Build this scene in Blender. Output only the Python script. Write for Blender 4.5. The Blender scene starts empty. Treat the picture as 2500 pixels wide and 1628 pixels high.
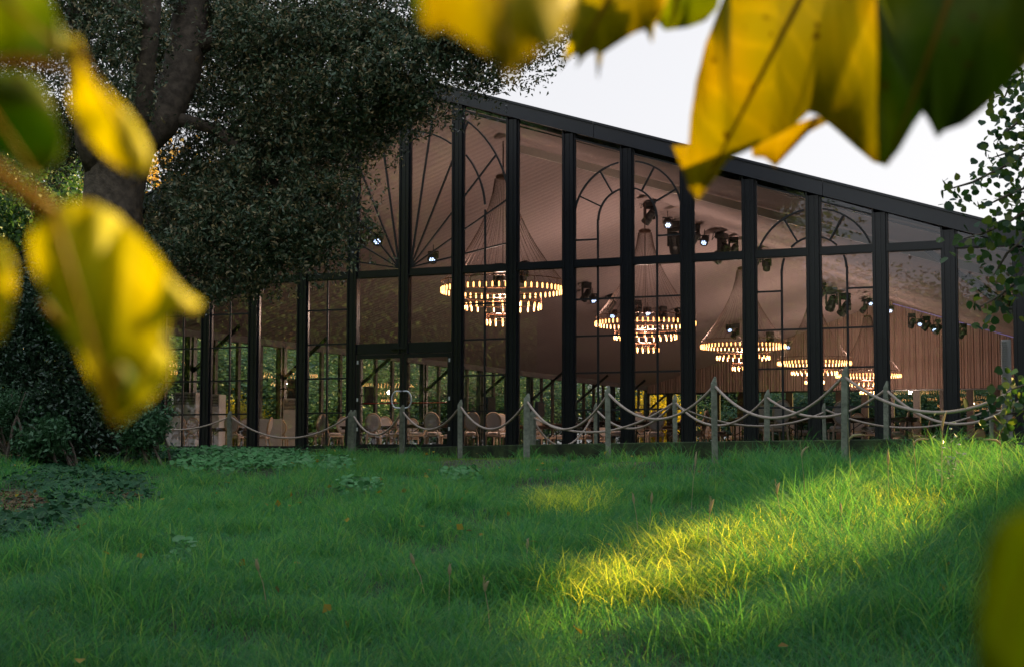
import bpy, math, random
import numpy as np
from math import sin, cos, pi, sqrt, radians
from mathutils import Vector, Matrix

random.seed(7)
rng = np.random.default_rng(11)
sc = bpy.context.scene
col = sc.collection

# ------------------------------------------------------------------ camera
FPX, PITCH, ROLL = 3996.8, .0776, .0022        # focal length in photo pixels (photo 2500 x 1628)
fw = Vector((0, cos(PITCH), sin(PITCH)))
r0 = Vector((1, 0, 0)); u0 = Vector((0, -sin(PITCH), cos(PITCH)))
rt = r0 * cos(ROLL) + u0 * sin(ROLL)
up = u0 * cos(ROLL) - r0 * sin(ROLL)
cam_d = bpy.data.cameras.new('camera')
cam = bpy.data.objects.new('camera', cam_d)
col.objects.link(cam)
cam.matrix_world = Matrix(((rt.x, up.x, -fw.x, 0), (rt.y, up.y, -fw.y, 0), (rt.z, up.z, -fw.z, 0), (0, 0, 0, 1)))
cam_d.sensor_width = 36
cam_d.lens = FPX / 2500 * 36
cam_d.clip_start = .05
cam_d.clip_end = 800
cam_d.dof.use_dof = True
cam_d.dof.focus_distance = 36
cam_d.dof.aperture_fstop = 7.0
sc.camera = cam

# ------------------------------------------------------------------ sky, sun, exposure
SUN_AZ = Vector((.80, .60, 0)).normalized()     # direction towards the sun, on the ground
SUN_EL = radians(22)
SUN = Vector((SUN_AZ.x * cos(SUN_EL), SUN_AZ.y * cos(SUN_EL), sin(SUN_EL)))
w = bpy.data.worlds.new('World'); sc.world = w
w.use_nodes = True
nt = w.node_tree
bg = nt.nodes['Background']
sky = nt.nodes.new('ShaderNodeTexSky')
sky.sky_type = 'NISHITA'
sky.sun_disc = False
sky.sun_elevation = SUN_EL
sky.sun_rotation = math.atan2(SUN_AZ.x, SUN_AZ.y)
sky.air_density = 1.0; sky.dust_density = 2.5; sky.ozone_density = 1.5
hs = nt.nodes.new('ShaderNodeHueSaturation'); hs.inputs['Saturation'].default_value = .55
mixw = nt.nodes.new('ShaderNodeMix'); mixw.data_type = 'RGBA'
mixw.inputs[0].default_value = .72
mixw.inputs[7].default_value = (6.45, 6.3, 6.45, 1)      # thin high cloud, whitens the sky
nt.links.new(sky.outputs[0], hs.inputs['Color'])
nt.links.new(hs.outputs[0], mixw.inputs[6])
# cloud is brighter overhead than near the horizon
tcw = nt.nodes.new('ShaderNodeTexCoord'); sx_ = nt.nodes.new('ShaderNodeSeparateXYZ'); nt.links.new(tcw.outputs['Generated'], sx_.inputs[0])
mrw = nt.nodes.new('ShaderNodeMapRange'); mrw.inputs[1].default_value = .28; mrw.inputs[2].default_value = .95; mrw.inputs[3].default_value = 1; mrw.inputs[4].default_value = 1.5
nt.links.new(sx_.outputs['Z'], mrw.inputs[0])
blw = nt.nodes.new('ShaderNodeMapRange'); blw.inputs[1].default_value = .30; blw.inputs[2].default_value = .75; nt.links.new(sx_.outputs['Z'], blw.inputs[0])
mxb = nt.nodes.new('ShaderNodeMix'); mxb.data_type = 'RGBA'; mxb.blend_type = 'MULTIPLY'; mxb.inputs[7].default_value = (.84, 1.0, 1.14, 1)
nt.links.new(blw.outputs[0], mxb.inputs[0]); nt.links.new(mixw.outputs[2], mxb.inputs[6])
sclw = nt.nodes.new('ShaderNodeVectorMath'); sclw.operation = 'SCALE'
nt.links.new(mxb.outputs[2], sclw.inputs[0]); nt.links.new(mrw.outputs[0], sclw.inputs['Scale'])
nt.links.new(sclw.outputs[0], bg.inputs['Color'])
bg.inputs['Strength'].default_value = .050

sd = bpy.data.lights.new('sun', 'SUN'); sd.energy = 5; sd.angle = radians(.6); sd.color = (1, .70, .22)
so = bpy.data.objects.new('sun', sd); col.objects.link(so)
so.rotation_euler = (-SUN).to_track_quat('-Z', 'Y').to_euler()
so.location = (20, 15, 20)

sc.view_settings.view_transform = 'Standard'
sc.view_settings.look = 'None'
sc.view_settings.exposure = 1.6
sc.view_settings.gamma = 1
sc.cycles.use_denoising = True
try:
    sc.cycles.denoiser = 'OPENIMAGEDENOISE'
    sc.cycles.denoising_prefilter = 'ACCURATE'
except Exception:
    pass
sc.cycles.max_bounces = 8
sc.cycles.diffuse_bounces = 3
sc.cycles.glossy_bounces = 4
sc.cycles.transmission_bounces = 4
sc.cycles.transparent_max_bounces = 14
sc.cycles.caustics_reflective = False
sc.cycles.caustics_refractive = False
sc.cycles.sample_clamp_indirect = 4

# ------------------------------------------------------------------ placing helpers
def ray(x, y):
    u = x - 1250; v = 814 - y
    d = fw * FPX + r0 * (u * cos(ROLL) - v * sin(ROLL)) + u0 * (u * sin(ROLL) + v * cos(ROLL))
    return d / d.y
def at(x, y, Y):                                 # the point seen at photo pixel x, y that lies Y metres away
    return ray(x, y) * Y
def at_z(x, y, Z):
    d = ray(x, y); return d * (Z / d.z)
def proj_np(P):
    yc = P[:, 2] * cos(PITCH) - P[:, 1] * sin(PITCH); zc = P[:, 1] * cos(PITCH) + P[:, 2] * sin(PITCH)
    zc = np.where(zc < .2, .2, zc)
    a = FPX * P[:, 0] / zc; b = FPX * yc / zc
    return 1250 + a * cos(ROLL) + b * sin(ROLL), 814 - (b * cos(ROLL) - a * sin(ROLL))
# pavilion frame: s runs along the glazed gable, d goes into the hall
CX, CY, TH = -2.7386, 41.137, .4301
E1 = Vector((cos(TH), -sin(TH), 0)); E2 = Vector((sin(TH), cos(TH), 0)); CC = Vector((CX, CY, 0))
def W(s, d, z=0): return CC + E1 * s + E2 * d + Vector((0, 0, z))
def loc(P):
    q = Vector((P.x, P.y, 0)) - CC
    return q.dot(E1), q.dot(E2), P.z

# ------------------------------------------------------------------ object helpers
def tag(o, label=None, cat=None, group=None, kind=None):
    if label: o['label'] = label
    if cat: o['category'] = cat
    if group: o['group'] = group
    if kind: o['kind'] = kind
    return o
def empty(name, loc=(0, 0, 0), rz=0, **k):
    o = bpy.data.objects.new(name, None); col.objects.link(o)
    o.location = loc; o.rotation_euler = (0, 0, rz); o.empty_display_size = .2
    return tag(o, **k)
class MB:
    def __init__(s): s.v = []; s.f = []
    def box(s, x0, x1, y0, y1, z0, z1):
        n = len(s.v)
        s.v += [(x0, y0, z0), (x1, y0, z0), (x1, y1, z0), (x0, y1, z0), (x0, y0, z1), (x1, y0, z1), (x1, y1, z1), (x0, y1, z1)]
        s.f += [tuple(n + i for i in q) for q in ((0, 3, 2, 1), (4, 5, 6, 7), (0, 1, 5, 4), (1, 2, 6, 5), (2, 3, 7, 6), (3, 0, 4, 7))]
        return s
    def prism(s, poly, y0, y1):                  # polygon in x,z pulled along y
        n = len(s.v); k = len(poly)
        s.v += [(a, y0, b) for a, b in poly] + [(a, y1, b) for a, b in poly]
        s.f.append(tuple(range(n, n + k))); s.f.append(tuple(range(n + 2 * k - 1, n + k - 1, -1)))
        for i in range(k):
            j = (i + 1) % k; s.f.append((n + i, n + k + i, n + k + j, n + j))
        return s
    def tube(s, pts, r, seg=8, cap=True):
        pts = [Vector(p) for p in pts]; n0 = len(s.v); m = len(pts)
        rr = r if hasattr(r, '__len__') else [r] * m
        ref = None
        for i, p in enumerate(pts):
            t = (pts[min(i + 1, m - 1)] - pts[max(i - 1, 0)])
            t = t.normalized() if t.length > 1e-9 else Vector((0, 0, 1))
            if ref is None: ref = Vector((0, 0, 1)) if abs(t.z) < .9 else Vector((1, 0, 0))
            a = (ref - t * ref.dot(t)).normalized(); b = t.cross(a); ref = a
            for k in range(seg):
                q = 2 * pi * k / seg
                s.v.append(tuple(p + (a * cos(q) + b * sin(q)) * rr[i]))
        for i in range(m - 1):
            for k in range(seg):
                k2 = (k + 1) % seg
                s.f.append((n0 + i * seg + k, n0 + i * seg + k2, n0 + (i + 1) * seg + k2, n0 + (i + 1) * seg + k))
        if cap:
            s.f.append(tuple(n0 + k for k in reversed(range(seg))))
            s.f.append(tuple(n0 + (m - 1) * seg + k for k in range(seg)))
        return s
    def lathe(s, prof, seg=16, c=(0, 0, 0)):
        n0 = len(s.v); m = len(prof)
        for (r, z) in prof:
            for k in range(seg):
                q = 2 * pi * k / seg; s.v.append((c[0] + r * cos(q), c[1] + r * sin(q), c[2] + z))
        for i in range(m - 1):
            for k in range(seg):
                k2 = (k + 1) % seg
                s.f.append((n0 + i * seg + k, n0 + i * seg + k2, n0 + (i + 1) * seg + k2, n0 + (i + 1) * seg + k))
        s.f.append(tuple(n0 + k for k in reversed(range(seg)))); s.f.append(tuple(n0 + (m - 1) * seg + k for k in range(seg)))
        return s
    def bar(s, a, b, w, h=None):                 # straight bar a -> b of w x h section
        h = h or w; a = Vector(a); b = Vector(b); t = (b - a).normalized()
        ref = Vector((0, 0, 1)) if abs(t.z) < .95 else Vector((0, 1, 0))
        p = t.cross(ref).normalized(); q = t.cross(p).normalized(); n = len(s.v)
        for c in (a, b):
            for i, j in ((-1, -1), (1, -1), (1, 1), (-1, 1)): s.v.append(tuple(c + p * (i * w / 2) + q * (j * h / 2)))
        s.f += [tuple(n + i for i in k) for k in ((0, 1, 2, 3), (7, 6, 5, 4), (0, 4, 5, 1), (1, 5, 6, 2), (2, 6, 7, 3), (3, 7, 4, 0))]
        return s
    def build(s, name, m=None, parent=None, smooth=False, bevel=0):
        me = bpy.data.meshes.new(name); me.from_pydata(s.v, [], s.f); me.validate(); me.update()
        if m: me.materials.append(m)
        if smooth: me.shade_smooth()
        o = bpy.data.objects.new(name, me); col.objects.link(o)
        if parent: o.parent = parent
        if bevel:
            b = o.modifiers.new('bevel', 'BEVEL'); b.width = bevel; b.segments = 2; b.limit_method = 'ANGLE'
        return o
def np_mesh(name, V, F, m, parent=None, smooth=False):   # V (n,3); F (k,4) or (k,3)
    me = bpy.data.meshes.new(name); k, q = F.shape
    me.vertices.add(len(V)); me.vertices.foreach_set('co', np.ascontiguousarray(V, np.float32).ravel())
    me.loops.add(k * q); me.loops.foreach_set('vertex_index', np.ascontiguousarray(F, np.int32).ravel())
    me.polygons.add(k); me.polygons.foreach_set('loop_start', np.arange(0, k * q, q, dtype=np.int32))
    me.polygons.foreach_set('loop_total', np.full(k, q, np.int32))
    me.materials.append(m); me.update(calc_edges=True)
    if smooth: me.shade_smooth()
    o = bpy.data.objects.new(name, me); col.objects.link(o)
    if parent: o.parent = parent
    return o
def dup(root, loc, rz=None, scale=None, **k):    # a copy of a thing with its parts and sub-parts
    r = root.copy(); col.objects.link(r); r.location = loc
    if rz is not None: r.rotation_euler = (0, 0, rz)
    if scale is not None: r.scale = (scale,) * 3 if not hasattr(scale, '__len__') else scale
    tag(r, **k)
    for ch in list(root.children):
        c = ch.copy(); col.objects.link(c); c.parent = r
        for g in ch.children:
            e = g.copy(); col.objects.link(e); e.parent = c
    return r

# ------------------------------------------------------------------ materials
def mat(name, c, rough=.6, metal=0, spec=.5, var=0, vscale=5, bump=0, bscale=30, emit=None, es=0):
    m = bpy.data.materials.new(name); m.use_nodes = True; n = m.node_tree; b = n.nodes['Principled BSDF']
    b.inputs['Base Color'].default_value = (*c, 1); b.inputs['Roughness'].default_value = rough
    b.inputs['Metallic'].default_value = metal; b.inputs['Specular IOR Level'].default_value = spec
    if emit: b.inputs['Emission Color'].default_value = (*emit, 1); b.inputs['Emission Strength'].default_value = es
    tc = n.nodes.new('ShaderNodeTexCoord')
    if var:
        t = n.nodes.new('ShaderNodeTexNoise'); t.inputs['Scale'].default_value = vscale; t.inputs['Detail'].default_value = 6
        cr = n.nodes.new('ShaderNodeValToRGB')
        cr.color_ramp.elements[0].position = .3; cr.color_ramp.elements[1].position = .7
        cr.color_ramp.elements[0].color = (*[max(0, x * (1 - var)) for x in c], 1)
        cr.color_ramp.elements[1].color = (*[min(1, x * (1 + var)) for x in c], 1)
        n.links.new(tc.outputs['Object'], t.inputs['Vector']); n.links.new(t.outputs['Fac'], cr.inputs['Fac'])
        n.links.new(cr.outputs['Color'], b.inputs['Base Color'])
    if bump:
        t = n.nodes.new('ShaderNodeTexNoise'); t.inputs['Scale'].default_value = bscale; t.inputs['Detail'].default_value = 5
        bp = n.nodes.new('ShaderNodeBump'); bp.inputs['Strength'].default_value = bump; bp.inputs['Distance'].default_value = .02
        n.links.new(tc.outputs['Object'], t.inputs['Vector']); n.links.new(t.outputs['Fac'], bp.inputs['Height'])
        n.links.new(bp.outputs['Normal'], b.inputs['Normal'])
    return m
def leaf_mat(name, cols, trans=.35, rough=.45, spec=.4, tcol=None, patch=.0, pscale=.5, pcol=None):
    """random colour per leaf from a ramp; light also passes through the leaf"""
    m = bpy.data.materials.new(name); m.use_nodes = True; n = m.node_tree; L = n.links
    b = n.nodes['Principled BSDF']; out = n.nodes['Material Output']
    g = n.nodes.new('ShaderNodeNewGeometry'); cr = n.nodes.new('ShaderNodeValToRGB')
    el = cr.color_ramp.elements
    for i, c in enumerate(cols):
        p = i / max(1, len(cols) - 1)
        e = el[i] if i < 2 else el.new(p)
        e.position = p; e.color = (*c, 1)
    for i, c in enumerate(cols):
        el[i].position = i / max(1, len(cols) - 1)
    L.new(g.outputs['Random Per Island'], cr.inputs['Fac'])
    c_out = cr.outputs['Color']
    if patch:
        t = n.nodes.new('ShaderNodeTexNoise'); t.inputs['Scale'].default_value = pscale; t.inputs['Detail'].default_value = 3
        tc = n.nodes.new('ShaderNodeTexCoord'); L.new(tc.outputs['Object'], t.inputs['Vector'])
        mr = n.nodes.new('ShaderNodeMapRange'); mr.inputs[1].default_value = .45; mr.inputs[2].default_value = .65; mr.inputs[4].default_value = patch
        L.new(t.outputs['Fac'], mr.inputs[0])
        mx = n.nodes.new('ShaderNodeMix'); mx.data_type = 'RGBA'; L.new(mr.outputs[0], mx.inputs[0]); L.new(c_out, mx.inputs[6]); mx.inputs[7].default_value = (*pcol, 1)
        c_out = mx.outputs[2]
    L.new(c_out, b.inputs['Base Color'])
    b.inputs['Roughness'].default_value = rough; b.inputs['Specular IOR Level'].default_value = spec
    tr = n.nodes.new('ShaderNodeBsdfTranslucent')
    if tcol:
        mm = n.nodes.new('ShaderNodeMix'); mm.data_type = 'RGBA'; mm.blend_type = 'MULTIPLY'; mm.inputs[0].default_value = 1
        L.new(c_out, mm.inputs[6]); mm.inputs[7].default_value = (*tcol, 1); mm.clamp_result = False; L.new(mm.outputs[2], tr.inputs['Color'])
    else: L.new(c_out, tr.inputs['Color'])
    ms = n.nodes.new('ShaderNodeMixShader'); ms.inputs[0].default_value = trans
    L.new(b.outputs[0], ms.inputs[1]); L.new(tr.outputs[0], ms.inputs[2]); L.new(ms.outputs[0], out.inputs['Surface'])
    return m
def glass_mat(name, tint=(.80, .80, .80), k=1.5):
    m = bpy.data.materials.new(name); m.use_nodes = True; n = m.node_tree; L = n.links
    n.nodes.remove(n.nodes['Principled BSDF']); out = n.nodes['Material Output']
    t = n.nodes.new('ShaderNodeBsdfTransparent'); t.inputs[0].default_value = (*tint, 1)
    g = n.nodes.new('ShaderNodeBsdfGlossy'); g.inputs['Roughness'].default_value = 0.0; g.inputs[0].default_value = (.95, .97, 1, 1)
    f = n.nodes.new('ShaderNodeFresnel'); ge = n.nodes.new('ShaderNodeNewGeometry')
    io = n.nodes.new('ShaderNodeMapRange'); io.inputs[3].default_value = 1.5; io.inputs[4].default_value = 1 / 1.5     # same reflectance on both faces of the pane
    L.new(ge.outputs['Backfacing'], io.inputs[0]); L.new(io.outputs[0], f.inputs['IOR'])
    mu = n.nodes.new('ShaderNodeMath'); mu.operation = 'MULTIPLY'; mu.inputs[1].default_value = k; mu.use_clamp = True
    tc = n.nodes.new('ShaderNodeTexCoord'); no = n.nodes.new('ShaderNodeTexNoise'); no.inputs['Scale'].default_value = .7; no.inputs['Detail'].default_value = 1
    bp = n.nodes.new('ShaderNodeBump'); bp.inputs['Strength'].default_value = .05; bp.inputs['Distance'].default_value = .02
    L.new(tc.outputs['Object'], no.inputs['Vector']); L.new(no.outputs['Fac'], bp.inputs['Height']); L.new(bp.outputs[0], g.inputs['Normal'])
    ms = n.nodes.new('ShaderNodeMixShader')
    L.new(f.outputs[0], mu.inputs[0]); L.new(mu.outputs[0], ms.inputs[0]); L.new(t.outputs[0], ms.inputs[1]); L.new(g.outputs[0], ms.inputs[2]); L.new(ms.outputs[0], out.inputs['Surface'])
    return m
def cloth_mat(name, c, axis='Y', wl=.16, strength=.6, c2=None):
    """hung cloth: the folds are a wave bump along one axis"""
    m = mat(name, c, .85, spec=.15); n = m.node_tree; L = n.links; b = n.nodes['Principled BSDF']
    tc = n.nodes.new('ShaderNodeTexCoord'); wv = n.nodes.new('ShaderNodeTexWave'); wv.bands_direction = axis
    wv.inputs['Scale'].default_value = 1 / wl / 3.2; wv.inputs['Distortion'].default_value = 5; wv.inputs['Detail'].default_value = 2; wv.inputs['Detail Scale'].default_value = .6
    bp = n.nodes.new('ShaderNodeBump'); bp.inputs['Strength'].default_value = strength; bp.inputs['Distance'].default_value = .05
    mp = n.nodes.new('ShaderNodeMapping')
    mp.inputs['Scale'].default_value = (.25, 1, .25) if axis == 'Y' else (1, .25, .08)
    L.new(tc.outputs['Object'], mp.inputs['Vector']); L.new(mp.outputs[0], wv.inputs['Vector']); L.new(wv.outputs['Fac'], bp.inputs['Height']); L.new(bp.outputs[0], b.inputs['Normal'])
    cr = n.nodes.new('ShaderNodeValToRGB'); cr.color_ramp.elements[0].color = (*[x * .90 for x in c], 1); cr.color_ramp.elements[1].color = (*c, 1)
    cr.color_ramp.elements[1].position = .55
    L.new(wv.outputs['Fac'], cr.inputs['Fac']); L.new(cr.outputs[0], b.inputs['Base Color'])
    return m

M_metal = mat('black painted metal', (.009, .010, .014), .30, 0, .55, var=.25, vscale=1.2)
M_metal2 = mat('black painted fascia', (.012, .014, .022), .34, 0, .75, var=.3, vscale=.8)
M_bar = mat('black glazing bar', (.010, .011, .013), .45)
M_brown = mat('dark bronze frame', (.032, .016, .009), .45)
M_glass = glass_mat('window glass', (.86, .85, .85), 1.1)
M_glass2 = glass_mat('side glass', (.90, .93, .93), .9)
M_lining = cloth_mat('pale ceiling cloth', (.42, .335, .335), 'Y', .36, .28)
M_curtain = cloth_mat('pleated gable cloth', (.37, .26, .225), 'X', .12, .6)
M_eave = mat('grey eave trim', (.15, .135, .14), .6)
M_beam = mat('pale aluminium beam', (.85, .84, .80), .5, var=.1, vscale=1)
M_floor = mat('dark floor', (.05, .04, .035), .45, var=.3, vscale=1)
M_chrome = mat('brushed steel', (.85, .85, .88), .35, .4)
M_red = mat('red push bar', (.55, .03, .02), .4)
M_wood = mat('weathered green post', (.23, .24, .18), .85, var=.35, vscale=14, bump=.6, bscale=40)
M_rope = mat('natural rope', (.56, .43, .35), .9, var=.2, vscale=60, bump=.8, bscale=160)
M_turf = mat('artificial turf', (.045, .068, .020), .95, var=.7, vscale=4, bump=1, bscale=90)
M_oakwood = mat('limed oak', (.72, .54, .38), .55, var=.2, vscale=20)
M_linen = mat('linen upholstery', (.78, .71, .66), .9, var=.1, vscale=60)
M_table = mat('dark table top', (.10, .05, .03), .5, var=.25, vscale=8)
M_leg = mat('folding steel leg', (.02, .02, .022), .4, .5)
M_white = mat('white casing', (.85, .85, .82), .5, var=.06, vscale=3)
M_grille = mat('dark grille', (.03, .03, .03), .6)
M_black = mat('matt black fixture', (.012, .012, .014), .5)
M_led = mat('lit led face', (.8, .85, 1), .4, emit=(.45, .62, 1.0), es=1.8)
M_bulb = mat('glowing tube bulb', (1, .8, .5), .3, emit=(1.0, .42, .115), es=2.3)
M_bulb.cycles.emission_sampling = 'NONE'
M_copper = mat('copper ring', (.14, .06, .03), .4, .8)
M_strand = mat('bronze bead strand', (.07, .035, .025), .4, .3)
M_bark = mat('oak bark', (.125, .095, .070), .9, var=.5, vscale=7, bump=1, bscale=22)
M_soil = mat('soil under grass', (.030, .035, .014), .95, var=.5, vscale=2.5, bump=.5, bscale=12)

# ------------------------------------------------------------------ ground
edge_px = [(-150, 1096, .29), (380, 1095.5, .29), (863, 1094.5, .29), (983, 1091.5, .295), (1250, 1085, .305), (1700, 1077, .315), (2059, 1072, .32), (2500, 1067, .32)]
EDGE = [at_z(*q) for q in edge_px]
d_ = (EDGE[-1] - EDGE[-2]).normalized()
EDGE.append(EDGE[-1] + Vector((d_.x, d_.y, 0)) * 7)
EN = np.array([(p.x, p.y) for p in EDGE])
def edge_dist(X, Y):          # distance in front of the terrace edge (negative on the terrace)
    best = np.full(X.shape, 1e9); sgn = np.ones(X.shape)
    for i in range(len(EN) - 1):
        a, b = EN[i], EN[i + 1]; ab = b - a; L2 = ab @ ab
        t = np.clip(((X - a[0]) * ab[0] + (Y - a[1]) * ab[1]) / L2, 0, 1)
        dx = X - a[0] - t * ab[0]; dy = Y - a[1] - t * ab[1]; dd = np.hypot(dx, dy)
        cr = ab[0] * (Y - a[1]) - ab[1] * (X - a[0])
        u = dd < best; sgn = np.where(u, np.sign(cr), sgn); best = np.where(u, dd, best)
    return -best * sgn
def ground_z(X, Y):
    X = np.asarray(X, float); Y = np.asarray(Y, float)
    q = Y + 1.15 * np.log1p(np.exp(np.clip(X, -20, 20)))
    z = np.interp(q, [-60, 0, 4, 7, 10, 15, 20, 25, 30, 36, 300], [-2.4, -1.45, -1.2, -1.03, -.92, -.74, -.5, -.27, -.04, .10, .12])
    dd = edge_dist(X, Y)
    t = np.clip(1 - dd / 3.2, 0, 1); t = t * t * (3 - 2 * t)
    z = z * (1 - t) + .0 * t
    z += .035 * np.sin(X * 1.3 + .5 * Y) + .03 * np.sin(Y * 1.1 - X * .7 + 1) + .02 * np.sin(2.7 * X + 1.9 * Y)
    return z
gx = np.concatenate([np.linspace(-260, -16, 16), np.linspace(-15, 15, 101), np.linspace(16, 260, 16)])
gy = np.concatenate([np.linspace(-200, 1, 14), np.linspace(2, 50, 140), np.linspace(52, 400, 16)])
GX, GY = np.meshgrid(gx, gy); GZ = ground_z(GX, GY)
V = np.stack([GX.ravel(), GY.ravel(), GZ.ravel()], 1)
nx, ny = len(gx), len(gy)
I = (np.arange(ny - 1)[:, None] * nx + np.arange(nx - 1)[None, :]).ravel()
ground = np_mesh('ground', V, np.stack([I, I + 1, I + nx + 1, I + nx], 1), M_soil, smooth=True)
tag(ground, kind='structure')

# terrace: turf covered platform in front of the glazing
mb = MB()
back = [W(16.2, .05), W(-16.2, .05)]
E_ = [Vector((p.x, p.y, 0)) for p in EDGE]
backpts = []
for p in E_:
    s, d, z = loc(p); backpts.append(W(s if s < 16.2 else s, max(d + .3, .05)))
n0 = 0
for p, q, e in zip(E_, backpts, EDGE):
    mb.v += [(p.x, p.y, -.4), (p.x, p.y, e.z - .015), (p.x, p.y + .02, e.z), (q.x, q.y, .285)]
for i in range(len(E_) - 1):
    a = 4 * i; b = a + 4
    for k in range(3): mb.f.append((a + k, b + k, b + k + 1, a + k + 1))
terr = mb.build('terrace', M_turf); tag(terr, kind='structure')

# ------------------------------------------------------------------ foliage builder
def leaf_cloud(P, size, w=.42, up_bias=.25, rng=rng, fold=.12):
    """a six-point pointed leaf at each point of P"""
    n = len(P)
    nrm = rng.normal(size=(n, 3)); nrm[:, 2] += up_bias * 2; nrm /= np.linalg.norm(nrm, axis=1)[:, None]
    t = rng.normal(size=(n, 3)); t[:, 2] -= .3; t -= (t * nrm).sum(1)[:, None] * nrm; t /= np.linalg.norm(t, axis=1)[:, None]
    b = np.cross(nrm, t)
    L = (size * rng.uniform(.65, 1.25, n))[:, None] if np.isscalar(size) else (size)[:, None]
    Wd = L * w
    v0 = P - t * L * .5; v3 = P + t * L * .5
    v1 = P - t * L * .12 + b * Wd * .5 + nrm * L * fold; v2 = P - t * L * .12 - b * Wd * .5 + nrm * L * fold
    V = np.stack([v0, v1, v3, v2], 1).reshape(-1, 3)
    F = np.arange(4 * n).reshape(-1, 4)
    return V, F
def crown_points(blobs, n, clump=.5, per=40, rng=rng, shell=.45):
    """blobs: (x,y,z, rx,ry,rz). Twigs are scattered through them and leaves round the twigs."""
    B = np.array(blobs, float); vol = B[:, 3] * B[:, 4] * B[:, 5]; pr = vol ** .8; pr /= pr.sum()
    k = max(1, n // per)
    bi = rng.choice(len(B), k, p=pr)
    u = rng.normal(size=(k, 3)); u /= np.linalg.norm(u, axis=1)[:, None]
    rad = rng.uniform(shell, 1.0, k) ** .5
    c = B[bi, :3] + u * rad[:, None] * B[bi, 3:]
    pts = np.repeat(c, per, 0) + rng.normal(size=(k * per, 3)) * clump * .5 * np.repeat(rng.uniform(.6, 1.4, k), per)[:, None]
    return pts

# ================================================================== the glazed pavilion
pav = empty('glass_pavilion', (CX, CY, 0), -TH, label='long black glass pavilion with pitched roof and fan shaped bars over its doors', cat='pavilion')
FZ, WID, DEP, BAY, FR = .30, 15.0, 59.3, 1.5, 5.93
def rakeZ(s): return 9.76 - .319 * abs(s)
RT = .36                                         # height of the sloping fascia
TZ0, TZ1 = 4.63, 4.83                            # transom
HW = .14                                         # half width of a post
def part(mb, name, m, parent=pav, **k):
    o = mb.build(name, m, parent, **{a: b for a, b in k.items() if a in ('smooth', 'bevel')})
    return o
MB().box(-WID - .3, WID + .3, -.1, DEP + .3, -.3, FZ).build('floor', M_floor, pav)
# posts of the glazed gable
for i in range(-10, 11):
    s = i * BAY; top = rakeZ(abs(s) + HW) - RT
    z0 = FZ
    if i == 0: z0 = 2.69
    m = MB()
    # main box, two raised outer ribs and a centre groove
    m.box(s - HW, s + HW, .0, .16, z0, top)
    for q in (-1, 1): m.box(s + q * (HW - .025) - .018, s + q * (HW - .025) + .018, -.03, .001, z0, top)
    m.box(s - .03, s + .03, -.012, .001, z0, top)
    for z in (1.0, 2.6, 4.4, 6.0):
        if z0 < z < top - .3:
            for q in (-.05, .06): m.box(s + q - .010, s + q + .010, -.02, .001, z, z + .02)
    m.build('post', M_metal, pav)
# sloping fascia, in lengths with joints
for sg in (-1, 1):
    cuts = [0, 5.2, 10.75, 15.45]
    for a, b in zip(cuts[:-1], cuts[1:]):
        a2 = a + .012 if a else 0
        m = MB()
        m.prism([(sg * a2, rakeZ(a2) - RT), (sg * b, rakeZ(b) - RT), (sg * b, rakeZ(b)), (sg * a2, rakeZ(a2))][::sg], -.10, .14)
        m.prism([(sg * a2, rakeZ(a2) - .02), (sg * b, rakeZ(b) - .02), (sg * b, rakeZ(b) + .035), (sg * a2, rakeZ(a2) + .035)][::sg], -.15, -.102)
        m.build('gable_fascia', M_metal2, pav)
    # roof skin (outside) and lining (inside)
    m = MB(); m.prism([(0, 9.70), (sg * 15.45, rakeZ(15.45) - .06), (sg * 15.45, rakeZ(15.45) - .10), (0, 9.66)][::sg], .142, DEP + .4)
    m.build('roof', mat('grey roof skin', (.10, .10, .11), .6), pav)
    m = MB(); ds = np.linspace(.2, DEP, 240); ss = np.linspace(0, 14.95, 12)
    for d in ds:
        for s in ss:
            fold = .05 * abs(sin(pi * d / FR)) - .05            # the cloth sags between the frames
            m.v.append((sg * s, d, 9.40 - .319 * s + fold - .012 * sin(d * 23) - (0.10 * sin(pi * s / 15))))
    for a in range(len(ds) - 1):
        for b in range(len(ss) - 1):
            k = a * len(ss) + b; m.f.append((k, k + 1, k + len(ss) + 1, k + len(ss)))
    m.build('ceiling_lining', M_lining, pav, smooth=True)
    m = MB(); m.box(min(sg * 14.86, sg * 15.12), max(sg * 14.86, sg * 15.12), .17, DEP, 4.36, 4.62); m.build('eave_beam', M_eave, pav)
m = MB(); m.bar((.2, FR + .6, rakeZ(.2) - RT - .30), (15, FR + .6, rakeZ(15) - RT - .30), .12, .22); m.build('roof_beam', M_beam, pav)
for dd in (.9,):
    m = MB(); m.bar((1.4, dd, rakeZ(1.4) - RT - .10), (15, dd, rakeZ(15) - RT - .10), .035, .05); m.build('cable_rail', M_bar, pav)
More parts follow.
